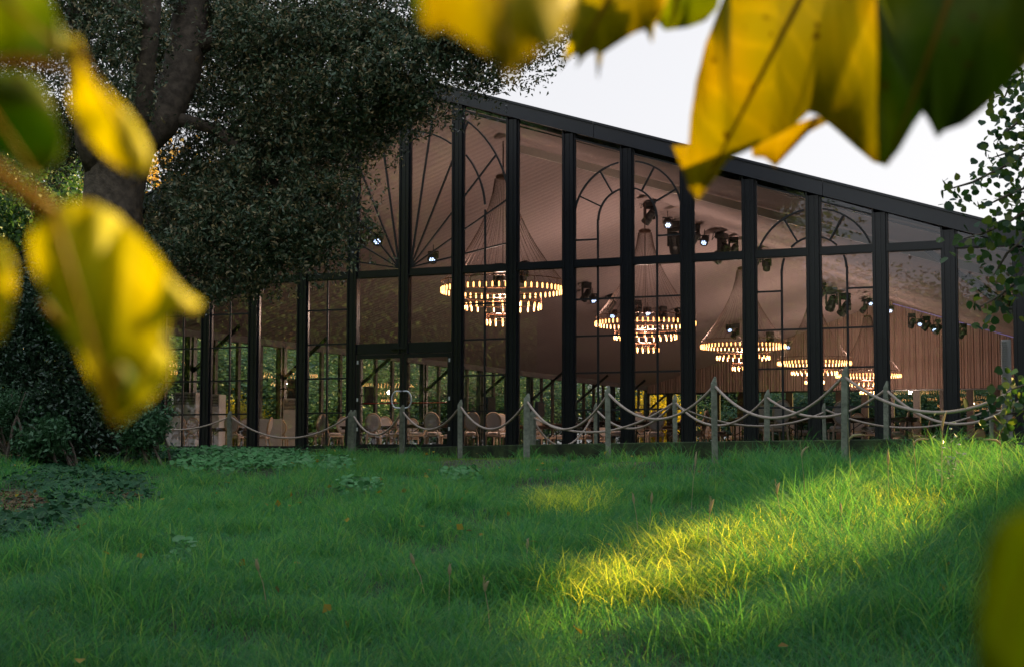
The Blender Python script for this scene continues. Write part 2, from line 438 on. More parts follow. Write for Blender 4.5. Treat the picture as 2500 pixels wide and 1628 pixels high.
# gable windows, one per bay: transom, panes and glazing bars
BZ = [1.22 + .8814 * k for k in range(4)]
def arc(cx, cz, r, s0, s1, zmin=-1e9, zmax=1e9, n=40):
    pts = []
    for k in range(n + 1):
        q = pi * k / n; x = cx - r * cos(q); z = cz + r * sin(q)
        if s0 <= x <= s1 and zmin <= z <= zmax: pts.append((x, .06, z))
    return pts
BW = .045
def bars_poly(m, pts):
    for a, b in zip(pts[:-1], pts[1:]): m.bar(a, b, BW, .04)
for i in range(-10, 10):
    a, b = i * BAY, (i + 1) * BAY; s0, s1 = a + HW, b - HW; sm = (a + b) / 2
    k = i if i >= 0 else -i - 1                   # 0 for the bays either side of the centre
    sg = 1 if i >= 0 else -1
    def top(s): return rakeZ(s) - RT
    fr = MB(); fr.box(s0, s1, .02, .12, TZ0, TZ1); fr.box(s0, s1, -.01, .019, TZ0 + .02, TZ0 + .05)
    for x in (s0, s1 - .035):
        if k: fr.box(x, x + .035, .03, .10, FZ + .08, TZ0)
        fr.box(x, x + .035, .03, .10, TZ1, top(max(abs(x), abs(x + .035))) - .002)
    if k: fr.box(s0, s1, .02, .12, FZ, FZ + .08)
    win = fr.build('window', M_metal, pav)
    pan = MB()
    zt0, zt1 = top(s0) + .0, top(s1) + .0
    pan.prism([(s0 + .036, TZ1 + .001), (s1 - .036, TZ1 + .001), (s1 - .036, zt1 - .02), (s0 + .036, zt0 - .02)], .085, .093)
    pan.build('pane', M_glass, win)
    if k:
        pan = MB(); pan.box(s0 + .036, s1 - .036, .085, .093, FZ + .081, TZ0 - .001); pan.build('pane', M_glass, win)
    g = MB()
    if k == 0:
        ox, oz = sg * .16, TZ1 + .03
        for deg in (9, 24, 41.5, 60, 80):
            q = radians(deg); L = 6
            # stop at the jamb, or at the rake
            x1 = sg * (BAY - HW); 
            t1 = (abs(x1) - abs(ox)) / sin(q); t2 = (9.40 - .319 * abs(ox) - oz) / (cos(q) + .319 * sin(q))
            t = min(t1, t2)
            g.bar((ox, .055, oz), (ox + sg * sin(q) * t, .055, oz + cos(q) * t), BW, .035)
        bars_poly(g, arc(0, 6.15, 2.2, s0, s1, 6.2))
    if k == 1:
        ox, oz = sg * .16, TZ1 + .03
        for deg, r_in, r_out in ((24, 2.2, 2.92), (41.5, 0, 2.92), (60, 0, 9), (80, 0, 9)):
            q = radians(deg); dx, dz = sg * sin(q), cos(q)
            lo = (BAY + HW - .16) / sin(q); hi = (2 * BAY - HW - .16) / sin(q)
            # outer circle about (0, 6.12)
            px, pz = ox, oz - 6.12; bq = px * dx + pz * dz; cq = px * px + pz * pz - r_out ** 2
            hi = min(hi, -bq + sqrt(max(0, bq * bq - cq)))
            if hi > lo: g.bar((ox + dx * lo, .055, oz + dz * lo), (ox + dx * hi, .055, oz + dz * hi), BW, .035)
        bars_poly(g, arc(0, 6.12, 2.92, s0, s1, 6.15))
        bars_poly(g, arc(0, 6.15, 2.25, min(s0, sm), max(s1, sm), 6.18))
        g.box(sm - BW / 2, sm + BW / 2, .04, .075, FZ + .08, TZ0); g.box(sm - BW / 2, sm + BW / 2, .04, .075, TZ1, 6.2)
        for z in BZ: g.box(s0, s1, .045, .07, z - .02, z + .02)
    if k in (3, 4, 6, 7):
        c = (4 if k in (3, 4) else 7) * BAY * sg; cz = 5.75 if k in (3, 4) else 4.33
        for ro in (1.38, .74):
            P = arc(c, cz, ro, s0, s1, cz)
            for p, q in zip(P[:-1], P[1:]):
                zz = (p[2] + q[2]) / 2
                if not (TZ0 - .02 < zz < TZ1 + .02): g.bar(p, q, BW, .04)
        for deg in (30, 63):
            q = radians(deg); out = 1 if sm > c else -1
            pa = (c + out * .74 * sin(q), .055, cz + .74 * cos(q)); pb = (c + out * 1.38 * sin(q), .055, cz + 1.38 * cos(q))
            if pa[2] > TZ1 or pb[2] < TZ0: g.bar(pa, pb, BW, .035)
        if k in (3, 4):
            g.box(sm - BW / 2, sm + BW / 2, .04, .075, TZ1, 5.78); g.box(sm - BW / 2, sm + BW / 2, .04, .075, FZ + .08, TZ0)
            out = sm + (s1 - sm if sm > c else s0 - sm)
            g.box(min(sm, out), max(sm, out), .045, .07, 5.28, 5.32)
            for z in BZ: g.box(s0, s1, .045, .07, z - .02, z + .02)
        else:
            g.box(sm - BW / 2, sm + BW / 2, .04, .075, FZ + .08, 4.36)
            out = s1 if sm > c else s0
            g.box(min(sm, out), max(sm, out), .045, .07, BZ[3] - .02, BZ[3] + .02)
            for z in BZ[:3]: g.box(s0, s1, .045, .07, z - .02, z + .02)
        # slim rail under the sloping fascia
    if k in (1, 3, 4, 6, 7): g.bar((s0, .05, top(s0) - .13), (s1, .05, top(s1) - .13), .03, .04)
    if g.v: g.build('glazing_bars', M_bar, win)
# big fixed light and double door in the middle
m = MB(); m.box(-BAY + HW, BAY - HW, .01, .13, 2.69, 2.96); m.box(-.32, .10, -.05, .009, 2.80, 2.86); m.build('door_header', M_metal, pav)
m = MB(); m.box(-BAY + HW, BAY - HW, .085, .093, 2.961, TZ0 - .001); m.build('pane', M_glass, pav)
for sg in (-1, 1):
    a, b = (0.012, BAY - HW - .01)
    d = MB()
    f = lambda x0, x1, z0, z1: d.box(min(sg * x0, sg * x1), max(sg * x0, sg * x1), .0, .07, z0, z1)
    f(a, a + .085, FZ + .02, 2.68); f(b - .10, b, FZ + .02, 2.68); f(a + .085, b - .10, 2.58, 2.68); f(a + .085, b - .10, FZ + .02, FZ + .12)
    door = d.build('door', M_metal, pav)
    g = MB(); g.box(min(sg * (a + .086), sg * (b - .101)), max(sg * (a + .086), sg * (b - .101)), .03, .038, FZ + .121, 2.579); g.build('pane', M_glass, door)
    hd = MB(); pts = []
    for k in range(17):
        q = -pi / 2 + pi * k / 16
        ex = .13 + .15 * cos(q)
        pts.append((sg * ex, -.07, 1.53 + .21 * (1 if sin(q) > 0 else -1) * abs(sin(q))))
    pts = [(sg * .045, .0, 1.32), (sg * .045, -.07, 1.32)] + pts[:] + [(sg * .045, -.07, 1.74), (sg * .045, .0, 1.74)]
    hd.tube(pts, .019, 8); hd.build('door_handle', M_chrome, door, smooth=True)
    rb = MB(); rb.tube([(sg * .10, .12, 1.45), (sg * (b - .08), .12, 1.45)], .016, 8); rb.build('push_bar', M_red, door, smooth=True)
    for z in (.75, 1.5, 2.45): MB().box(min(sg * (b - .06), sg * (b - .02)), max(sg * (b - .06), sg * (b - .02)), -.02, -.001, z, z + .09).build('hinge', M_chrome, door)
# long sides: black frame columns, bronze mullions, glass, knee braces
for sg in (-1, 1):
    X = sg * WID
    for i in range(1, 11):
        d = i * FR - .0
        m = MB(); m.box(X - .11, X + .11, d - .22, d + .22, FZ, 4.36); m.box(X - sg * .111 - .05, X - sg * .111 + .05, d - .06, d + .06, FZ, 4.36)
        m.build('column', M_metal, pav)
        m = MB(); m.bar((X - sg * .1, d, 3.15), (X - sg * 2.05, d, 4.68 + .02), .09, .12); m.build('knee_brace', M_metal, pav)
    for i in range(10):
        d0, d1 = i * FR, (i + 1) * FR
        w_ = MB()
        for k in (1, 2, 3):
            d = d0 + FR * k / 4; w_.box(X - .06, X + .06, d - .09, d + .09, FZ, 4.359)
        for k in range(4):
            e0 = d0 + FR * k / 4 + (.23 if k == 0 else .095); e1 = d0 + FR * (k + 1) / 4 - (.23 if k == 3 else .095)
            w_.box(X - .04, X + .04, e0, e1, FZ, FZ + .12)
        win = w_.build('side_window', M_brown, pav)
        g = MB(); g.box(X - .004, X + .004, d0 + (.2 if i == 0 else .23), d1 - .23, FZ + .121, 4.358); g.build('pane', M_glass2, win)
# near columns' braces at the gable plane
for sg in (-1, 1):
    m = MB(); m.bar((sg * 14.85, .3, 3.15), (sg * 12.95, .3, 4.7), .09, .12); m.build('knee_brace', M_metal, pav)
# back gable: cloth above, windows below
m = MB(); n = 1100; zt = [4.18, 5.5, 7, 9.5]
for k in range(n + 1):
    s = -14.9 + 29.8 * k / n; tz = 9.38 - .319 * abs(s)
    y = DEP - .25 + .022 * sin(s * 2 * pi / .17 + .8 * sin(s * 2.3)) + .015 * sin(s * 2 * pi / .53 + 1)
    m.v += [(s, y, 4.18), (s, y, tz)]
    if k: m.f.append((2 * k - 2, 2 * k, 2 * k + 1, 2 * k - 1))
m.build('gable_curtain', M_curtain, pav, smooth=True)
m = MB(); m.tube([(s, DEP - .40, 9.22 - .319 * s) for s in (.3, 4, 8, 12, 14.6)], .018, 6); m.build('led_strip', mat('violet led strip', (.3, .3, .6), .5, emit=(.30, .28, .85), es=.12), pav)
m = MB(); m.box(-15, 15, DEP - .05, DEP + .15, 4.10, 4.30)
m.prism([(-15, 4.3), (15, 4.3), (15, 4.6), (0, 9.4), (-15, 4.6)], DEP + .02, DEP + .1); m.build('back_wall', M_metal, pav)
for i in range(-10, 11):
    m = MB(); m.box(i * BAY - .2, i * BAY + .2, DEP - .08, DEP + .1, FZ, 4.099); m.build('back_post', M_brown, pav)
for i in range(-10, 10):
    m = MB(); m.box(i * BAY + .201, (i + 1) * BAY - .201, DEP - .02, DEP + .04, FZ, FZ + .25); win = m.build('back_window', M_brown, pav)
    g = MB(); g.box(i * BAY + .201, (i + 1) * BAY - .201, DEP + .0, DEP + .008, FZ + .251, 4.098); g.build('pane', M_glass2, win)

# ================================================================== chandeliers
def make_chandelier():
    t = empty('chandelier', (0, 0, 0))                       # origin at ring height
    tiers = [(1.76, 0, 60, .0), (1.10, -.47, 26, .0), (.46, -.92, 14, .0)]
    m = MB(); hub_z = 3.25
    m.lathe([(.15, hub_z + .08), (.22, hub_z + .03), (.20, hub_z - .05), (.05, hub_z - .07)], 20); m.build('hub', M_strand, t)
    m = MB(); m.tube([(0, 0, hub_z + .1), (0, 0, hub_z + 1.05)], .02, 6); m.build('chain', M_strand, t)
    m = MB()
    for k in range(44):
        q = 2 * pi * k / 44; pts = []
        for j in range(9):
            u = j / 8; r = .24 + (1.74 - .24) * (u ** 1.75 * .8 + u * .2); z = hub_z - .05 - (hub_z - .27) * (u ** .93)
            pts.append((r * cos(q), r * sin(q), z))
        m.tube(pts, .0052, 3, cap=False)
    m.build('bead_strands', M_strand, t)
    m = MB(); m.tube([(0, 0, hub_z), (0, 0, -1.0)], .012, 5); m.build('stem', M_strand, t)
    bulb = MB().lathe([(.010, -.09), (.021, -.07), (.023, .03), (.010, .065)], 8)
    bm_ = bulb.build('bulb', M_bulb, None, smooth=True).data
    bpy.data.objects.remove(bpy.data.objects['bulb'])
    for (R, z, nb, _) in tiers:
        m = MB()
        for zz, rr in ((.24, .014), (.075, .008)):
            m.tube([(R * cos(2 * pi * k / 48), R * sin(2 * pi * k / 48), z + zz) for k in range(49)], rr, 5, cap=False)
        for k in range(12):
            q = 2 * pi * k / 12; m.tube([(R * cos(q), R * sin(q), z + .24), (R * cos(q), R * sin(q), z + .075)], .008, 4)
        ring = m.build('bulb_ring', M_copper, t)
        for k in range(4):
            q = 2 * pi * k / 4 + .4; mm = MB().tube([(R * cos(q), R * sin(q), z + .24), (0, 0, z + .24)], .006, 4); 
            if R < 1.5: mm.build('spoke', M_strand, t)
        for k in range(nb):
            q = 2 * pi * (k + .5) / nb
            b = bpy.data.objects.new('bulb', bm_); col.objects.link(b); b.parent = ring; b.location = (R * cos(q), R * sin(q), z)
    return t
ch_lab = ['large glowing tiered chandelier right of the doors, nearest and highest of the row',
          'glowing tiered chandelier, second from the left, hanging behind the arched window',
          'glowing tiered chandelier, third along the row, under a full bronze cone of strands',
          'glowing tiered chandelier, fourth along the row, behind the low right arch',
          'smallest and farthest glowing chandelier in front of the pleated gable cloth']
proto = make_chandelier()
for i, d in enumerate((5.93, 17.8, 29.7, 41.6, 53.5)):
    P = W(0, d, 4.86 - .04 * i)
    o = proto if i == 0 else dup(proto, P, .13 * i)
    o.location = P
    tag(o, ch_lab[i], 'chandelier', 'tiered chandeliers hanging along the ridge')
    ld = bpy.data.lights.new('chandelier_glow', 'POINT'); ld.energy = 165; ld.color = (1, .73, .58); ld.shadow_soft_size = .12
    lo = bpy.data.objects.new('chandelier_glow', ld); col.objects.link(lo); lo.parent = o; lo.location = (0, 0, -.45)

# ================================================================== stage lights under the roof
def make_par():
    t = empty('spotlight')
    m = MB().tube([(0, 0, 0), (0, 0, -.22)], .014, 6); m.box(-.17, .17, -.02, .02, -.25, -.21); m.box(-.18, -.16, -.02, .02, -.45, -.21); m.box(.16, .18, -.02, .02, -.45, -.21)
    m.build('yoke', M_black, t)
    body = MB().lathe([(.13, .17), (.155, .10), (.155, -.10), (.165, -.14)], 14).build('lamp_body', M_black, t, smooth=False)
    body.location = (0, 0, -.42); body.rotation_euler = (radians(-48), 0, 0)
    f = MB()
    for (a, b) in [(0, 0)] + [(.075 * cos(q * pi / 3), .075 * sin(q * pi / 3)) for q in range(6)]:
        f.lathe([(.026, 0), (.026, -.006)], 8, (a, b, -.141))
    f.build('lens', M_led, body)
    return t
def make_head(par_led=False):
    t = empty('moving_head')
    m = MB().box(-.19, .19, -.13, .13, -.16, 0).build('base', M_black, t, bevel=.02)
    y = MB(); y.box(-.21, -.15, -.06, .06, -.60, -.16); y.box(.15, .21, -.06, .06, -.60, -.16); y.box(-.15, .15, -.06, .06, -.24, -.161); y.build('yoke', M_black, t, bevel=.01)
    h = MB().lathe([(.10, .26), (.14, .20), (.14, -.02), (.165, -.10), (.165, -.27), (.15, -.29)], 12).build('lamp_body', M_black, t)
    h.location = (0, 0, -.52); h.rotation_euler = (radians(35), radians(25), 0)
    c = MB().tube([(-.1, .13, -.05), (-.25, .18, -.2), (-.32, .12, -.05), (-.28, 0, .12)], .012, 5); c.build('cable', M_black, t)
    return t
par0, head0 = make_par(), make_head()
par_px = [(922, 558), (1058, 606), (1447, 712), (1497, 752), (1580, 746), (1630, 524), (1720, 569), (1780, 790), (1925, 832), (2124, 726), (2174, 744), (2246, 776), (2279, 790)]
par_where = ['between the rays of the fan window, left of its centre', 'between the rays of the fan window, right of its centre', 'topmost beside the first arched window bar',
             'just left of the second chandelier ring', 'above the second chandelier ring, on its right', 'inside the top of the arched window', 'in the plain bay right of the arched window',
             'against the left side of the third chandelier cone', 'at the right tip of the third chandelier ring', 'left of the wide right hand post', 'right of the wide right hand post',
             'first of the two low ones before the gable cloth', 'second of the two low ones before the gable cloth']
head_px = [(1218, 655, .2), (1278, 648, -.4), (1432, 700, .3), (1492, 728, 1.2), (1556, 744, 0), (1618, 758, .7), (1656, 762, 2), (1648, 552, -.8), (1696, 560, .5), (1762, 580, 1.1), (1790, 590, .2), (1848, 618, .5),
           (1872, 628, -.6), (2008, 700, .8), (2030, 712, -.3), (2062, 726, .2), (2110, 740, 1.4), (2226, 775, -.4), (2262, 782, .6), (2290, 790, 1.2), (1796, 800, .1), (1880, 820, .4), (2350, 800, .3), (895, 552, .7), (1585, 505, .4)]
def under_roof(px, py, drop):
    """where the line of sight meets the underside of the roof, 'drop' lower"""
    lo, hi = 43.0, 96.0
    fn = lambda Y: (lambda q: q[2] + drop - (9.30 - .319 * abs(q[0])))(loc(at(px, py, Y)))
    best = None
    for Y in np.linspace(44, 93, 200):
        if fn(Y) >= 0: best = Y; break
    best = best or 88
    q = loc(at(px, py, best))
    return at(px, py, best), q
n_p = 0
for i, (x, y) in enumerate(par_px):
    P, q = under_roof(x, y - 8, .12)
    o = par0 if i == 0 else dup(par0, P)
    o.location = P; o.rotation_euler = (0, 0, random.uniform(-.5, .9)); s_ = 1.05; o.scale = (s_,) * 3
    tag(o, 'lit blue-white spotlight ' + par_where[i], 'spotlight', 'lit spotlights under the pavilion roof')
head_where = ['above the left half of the first chandelier', 'above the right half of the first chandelier', 'high beside the left bar of the first arched window', 'hanging left of the second chandelier', 'over the centre left of the second chandelier',
              'over the centre right of the second chandelier', 'over the right end of the second chandelier', 'biggest one, hanging at the right edge of the first arched window', 'small one by the ridge in the plain bay', 'larger one beside the post right of the plain bay',
              'just above the transom in the plain bay', 'by the top of the third chandelier', 'right of the third chandelier hub', 'top left of the cluster behind the low arch', 'middle of the cluster behind the low arch',
              'right end of the cluster behind the low arch', 'hidden partly by the wide right post', 'pointing down-left before the gable cloth', 'middle one before the gable cloth', 'rightmost before the gable cloth',
              'over the third chandelier ring, left', 'over the third chandelier ring, right', 'right of the last wide post', 'unlit beside the lit lamp in the fan window', 'near the top of the arched window beside a lit lamp']
for i, (x, y, rz) in enumerate(head_px):
    P, q = under_roof(x, y - 10, .05)
    o = head0 if i == 0 else dup(head0, P)
    s_ = 1.55 if i in (7, 9, 14, 15) else 1.0
    o.location = P; o.rotation_euler = (0, 0, rz); o.scale = (s_,) * 3
    tag(o, 'black moving stage light ' + head_where[i], 'stage light', 'black moving stage lights under the roof')

# ================================================================== chairs and tables
def make_chair():
    t = empty('dining_chair')
    m = MB(); m.prism([(-.24, .40), (.24, .40), (.23, .46), (-.23, .46)], -.22, .24); m.build('seat_rail', M_oakwood, t, bevel=.012)
    m = MB(); m.lathe([(.20, .46), (.235, .475), (.235, .50), (.20, .53), (.05, .545)], 14); o = m.build('seat_cushion', M_linen, t, smooth=True); o.scale = (1, 1, 1)
    def ell(k, n, rx, rz): q = 2 * pi * k / n; return rx * cos(q), rz * sin(q)
    fr = MB(); pts = []
    for k in range(25):
        a, b = ell(k, 24, .215, .265); pts.append((a, -.235 - .13 * ((b + .27) / .54) * .9, .82 + b))
    fr.tube(pts, .028, 8, cap=False); fr.build('back_frame', M_oakwood, t, smooth=True)
    pd = MB(); n = 20
    for yy, sc_ in ((-.035, .9), (-.025, 1), (.02, 1), (.035, .9)):
        for k in range(n):
            a, b = ell(k, n, .195 * sc_, .245 * sc_); pd.v.append((a, yy - .235 - .13 * ((b + .27) / .54) * .9, .82 + b))
    for j in range(3):
        for k in range(n): k2 = (k + 1) % n; pd.f.append((j * n + k, j * n + k2, (j + 1) * n + k2, (j + 1) * n + k))
    pd.f.append(tuple(reversed(range(n)))); pd.f.append(tuple(range(3 * n, 4 * n)))
    pd.build('back_pad', M_linen, t, smooth=False)
    for sx in (-1, 1):
        m = MB(); m.tube([(sx * .20, .20, .42), (sx * .205, .215, .2), (sx * .21, .20, 0)], [.026, .02, .013], 7); m.build('leg', M_oakwood, t, smooth=True)
        m = MB(); m.tube([(sx * .14, -.255, .60), (sx * .19, -.21, .44), (sx * .20, -.24, .22), (sx * .21, -.30, 0)], [.02, .026, .022, .014], 7); m.build('leg', M_oakwood, t, smooth=True)
    return t
ch0 = make_chair()
HF = .30
# photo column, row of the top of the back, turn (0 = back towards the camera)
seats = [(408, 1018, 1.3), (433, 1017, .4), (475, 1019, .1), (573, 1014, -.1), (594, 1021, .5), (637, 1018, 1.5), (653, 1030, .2), (686, 1023, .05), (768, 1010, 1.0), (815, 1010, -1.0), (835, 1015, 3.1),
         (913, 1009, .05), (938, 1015, 3.2), (968, 1010, .7), (1006, 1021, .1), (1020, 1007, 1.5), (1059, 1006, -.1), (1100, 1016, .9), (1145, 1005, .35), (1203, 1006, .1), (1224, 1010, .0), (1237, 1009, 1.2),
         (1314, 1017, -.3), (1364, 1018, 1.3), (1426, 1019, .9), (1469, 1031, .1), (1508, 1002, 1.5), (1576, 1006, -.7), (1600, 1004, .0), (1658, 1014, .6), (1696, 1002, 1.3), (1727, 1016, 3.0), (1753, 1003, -1.3),
         (1794, 1020, .2), (1813, 1019, 1.5), (1850, 986, .0), (1894, 977, .35), (1955, 998, -1.1), (2048, 979, .1), (2092, 1007, 2.9), (2127, 981, 1.3), (2138, 1002, .6), (2187, 1003, 1.4), (2204, 1018, .2), (2231, 1020, -.2), (2247, 1018, 1.2), (2386, 1047, .1)]
land = ['left of the white boards at the far left', 'by the tall cabinet at the far left', 'before the tall cabinet', 'directly behind the leftmost rope post', 'right of the leftmost rope post', 'edge-on beside the third post from the left',
        'small and dark before the white board', 'small one right of the white board', 'turned sideways left of the doors', 'turned sideways by the paired rope posts', 'facing outward left of the doors', 'in the middle of the left door',
        'peeping over behind the left door chair', 'at the right edge of the left door', 'low one at the left of the right door', 'edge-on in the right door', 'in the middle of the right door', 'at the right edge of the right door',
        'left of the bar in the bay right of the doors', 'right of the bar in the bay right of the doors', 'pale one second behind in the bay right of the doors', 'cut by the post two bays right of the doors', 'under the looping rope in the plain bay', 'angled one against the next post',
        'tilted one behind the second rope post row', 'dark orange low one behind the rope post', 'edge-on left of the black post in mid picture', 'half turned beside the yellow window', 'pale one in front of the yellow window', 'right of the yellow window by a post',
        'edge-on left of the tall front rope post', 'pinkish one facing out behind the tall rope post', 'edge-on right of the tall front rope post', 'small low one by the black post', 'edge-on against the black post', 'big pale one right of the black post', 'tallest pale one behind the short rope post',
        'beside the folding table', 'big pale one behind the tallest rope post', 'facing outward right of the tallest rope post', 'edge-on pale one left of the wide post', 'close behind against the wide post', 'edge-on first right of the wide post', 'dim brown one right of the wide post',
        'mauve one right of the wide post', 'last of the dim group right of the wide post', 'low orange-lit one at the far right']
occ = []
for i, (x, y, rz) in enumerate(seats):
    big = i in (35, 36, 38, 40)
    P = at_z(x, y, HF + 1.08 + (.06 if big else 0))
    s, d, z = loc(P)
    if d < .7: P = W(s, .75); s, d, z = loc(P)
    o = ch0 if i == 0 else dup(ch0, P)
    sc_ = 1.0
    z_top = at(x, y, P.y).z
    o.scale = (1, 1, (z_top - HF) / 1.10 if .9 < (z_top - HF) < 1.3 else 1)
    o.location = (P.x, P.y, HF); o.rotation_euler = (0, 0, rz - .05)
    tag(o, 'oval-backed cream dining chair ' + land[i], 'chair', 'oval-backed dining chairs inside the pavilion')
    occ.append((s, d))
def make_table():
    t = empty('folding_table')
    m = MB().box(-.9, .9, -.38, .38, .72, .76).build('tabletop', M_table, t, bevel=.008)
    m = MB().box(-.86, .86, -.34, .34, .66, .718).build('apron', M_table, t)
    for sx in (-1, 1):
        m = MB(); m.tube([(sx * .75, -.3, .66), (sx * .75, -.3, 0)], .016, 6); m.tube([(sx * .75, .3, .66), (sx * .75, .3, 0)], .016, 6)
        m.tube([(sx * .75, -.3, .12), (sx * .75, .3, .12)], .012, 6); m.tube([(sx * .75, 0, .40), (sx * .35, 0, .66)], .012, 6); m.build('leg', M_leg, t)
    return t
tb0 = make_table()
tabs = [(-11.3, 8.8, 0), (-8.3, 11.5, .1), (-5.2, 7.6, 0), (-2.4, 6.1, 0), (.3, 8.6, 0), (1.9, 6.9, .05), (3.2, 10.5, 0), (5.9, 6.2, 0), (7.9, 5.0, 0), (8.6, 2.9, 0), (9.9, 3.4, 1.2), (11.2, 3.3, 0), (3.9, 4.6, 0)]
tl = ['before the tall cabinet at the far left', 'by the small white board at the left', 'behind the leftmost pair of posts left of the doors', 'behind the left door', 'far behind the right door', 'in the bay right of the doors', 'deep behind the plain bay',
      'across the yellow window', 'left of the tall front rope post', 'right of the black post beside the pale chairs', 'with bent legs behind the short rope post', 'behind the tallest rope post', 'behind the looping rope']
for i, (s, d, rz) in enumerate(tabs):
    P = W(s, d, HF); o = tb0 if i == 0 else dup(tb0, P)
    o.location = P; o.rotation_euler = (0, 0, rz - TH); tag(o, 'dark folding table ' + tl[i], 'table', 'dark folding tables among the chairs')

# tall white heating cabinets, white boards, loudspeakers
def cabinet(P, rz, h, label, w=.75, dpt=.5):
    t = empty('heating_cabinet', P, rz, label=label, cat='cabinet')
    MB().box(-w / 2, w / 2, 0, dpt, 0, h).build('casing', M_white, t, bevel=.01)
    m = MB().box(-w / 2 + .04, w / 2 - .04, -.012, -.001, h - .42, h - .04)
    g = m.build('grille', M_grille, t)
    s_ = MB()
    for k in range(7): s_.box(-w / 2 + .05, w / 2 - .05, -.03, -.013, h - .40 + .053 * k, h - .385 + .053 * k)
    s_.build('slats', M_white, g)
    MB().box(-w / 2 + .06, -w / 2 + .09, -.02, -.001, h * .5, h * .58).build('handle', M_black, t)
P = at_z(452, 957, 2.35); cabinet((P.x, P.y, HF), -.35, 2.05, 'tall white heating cabinet with dark grille at the far left', .85)
P = at_z(512, 962, 2.30); cabinet((P.x, P.y, HF), -.3, 2.0, 'narrower white heating cabinet half hidden behind the second post')
P = at_z(711, 972, 2.35); cabinet((P.x, P.y, HF), .1, 2.05, 'plain white cabinet against the post left of the doors', .6)
# louvred white panel radiator at the right end, just inside the glass
P = W(14.62, .40, HF)
t = empty('panel_radiator', P, -TH + .25, label='tall white louvred panel at the right end behind the glass', cat='radiator')
MB().box(-.10, .10, .0, .10, 0, 2.35).build('casing', M_white, t, bevel=.005)
m = MB()
for k in range(46): m.box(-.12, .0, -.06, -.001, .04 + .05 * k, .062 + .05 * k)
m.build('louvres', M_white, t)
for (x, y, w_, lab) in ((411, 1018, .75, 'white board leaning upright at the far left'), (659, 1022, .75, 'small white board standing left of the fourth post')):
    P = at_z(x, y, HF + 1.05); t = MB(); t.box(-w_ / 2, w_ / 2, -.02, .02, 0, 1.05); t.box(-w_ / 2 - .02, -w_ / 2, -.03, .03, 0, 1.07); t.box(w_ / 2, w_ / 2 + .02, -.03, .03, 0, 1.07)
    o = t.build('white_board', M_white, None, bevel=.004); o.location = (P.x, P.y, HF); tag(o, lab, 'board')
sp0 = None
for k, (i, z, lab) in enumerate(((3, 2.75, 'left of the doors'), (4, 2.72, 'seen at the top of the left door'), (6, 2.70, 'in the bay right of the doors'), (7, 2.68, 'small one in the plain bay right of the doors'))):
    P = W(-14.35, i * FR - .2, z)
    if sp0 is None:
        sp0 = empty('loudspeaker', P)
        MB().box(-.2, .2, -.19, .19, -.38, .38).build('casing', mat('speaker casing', (.02, .035, .05), .6), sp0, bevel=.02)
        MB().box(-.17, .17, -.2, -.191, -.35, .35).build('grille', M_grille, sp0); MB().tube([(-.2, 0, 0), (-.55, .2, 0)], .03, 6).build('bracket', M_black, sp0)
        o = sp0
    else: o = dup(sp0, P)
    o.location = P; o.rotation_euler = (0, 0, -TH + .5 + .1 * k)
    tag(o, 'dark loudspeaker on a side column, ' + lab, 'speaker', 'loudspeakers on the side columns')

# ================================================================== rope fence
def make_post(x, ytop, Y, label, k, z0=None, w_=.095):
    T = at(x, ytop, Y)
    gz = float(ground_z(T.x, T.y)) - .1 if z0 is None else z0
    h = T.z - gz
    m = MB(); a = w_ / 2
    m.v = [(-a, -a, 0), (a, -a, 0), (a, a, 0), (-a, a, 0), (-a, -a, h - .10), (a, -a, h - .08), (a, a, h - .08), (-a, a, h - .10), (a * .2, -a * .7, h), (a * .8, -a * .7, h), (a * .8, a * .7, h), (a * .2, a * .7, h)]
    m.f = [(0, 3, 2, 1), (8, 9, 10, 11)] + [(i, (i + 1) % 4, (i + 1) % 4 + 4, i + 4) for i in range(4)] + [(i + 4, (i + 1) % 4 + 4, (i + 1) % 4 + 8, i + 8) for i in range(4)]
    o = m.build('rope_post', M_wood, None, bevel=.006)
    o.location = (T.x, T.y, gz); o.rotation_euler = (random.uniform(-.012, .012), random.uniform(-.015, .015), random.uniform(-.5, .2))
    tag(o, label, 'post', 'weathered wooden posts of the rope fence'); k_ = MB()
    return Vector((T.x, T.y, T.z - .13))
TZ = .285
A = {}
A['a'] = make_post(562, 1003, 40.0, 'weathered rope post at the far left before the pavilion', 0, TZ)
A['b1'] = make_post(854, 1000, 38.9, 'left one of the two touching rope posts left of the doors', 0, TZ - .2)
A['b2'] = make_post(863, 1000, 38.6, 'right one of the two touching rope posts left of the doors', 0)
A['c'] = make_post(983, 988.6, 35.5, 'rope post standing in front of the door handles', 0)
A['d'] = make_post(1124, 975, 32.4, 'rope post just right of the doors', 0)
A['e'] = make_post(1286, 960, 29.6, 'front one of the doubled rope posts in mid picture', 0, None, .115)
A['e2'] = make_post(1299, 1001, 33.0, 'short rope post tucked behind another in mid picture', 0, TZ, .12)
A['f'] = make_post(1485, 940.6, 26.6, 'taller of the two neighbouring rope posts left of the black post', 0, None, .085)
A['f2'] = make_post(1454, 982, 33.6, 'shorter thin rope post beside the taller one', 0, TZ, .075)
A['g'] = make_post(1744, 919, 23.9, 'tall front rope post with a slanted top right of the black post', 0, None, .08)
A['g2'] = make_post(1648, 963, 29.8, 'short rope post by the yellow window', 0, TZ, .085)
A['h2'] = make_post(1871, 950, 27.4, 'short rope post before the pale chairs', 0, TZ, .085)
A['h'] = make_post(2059, 893, 21.2, 'tallest rope post of the front row', 0, None, .085)
A['i2'] = make_post(2162, 929, 24.5, 'rope post right of the tallest one, before the wide black post', 0, TZ, .075)
A['j'] = make_post(2012, 983, 33.9, 'thin short rope post near the glass, left of the tallest post', 0, TZ, .07)
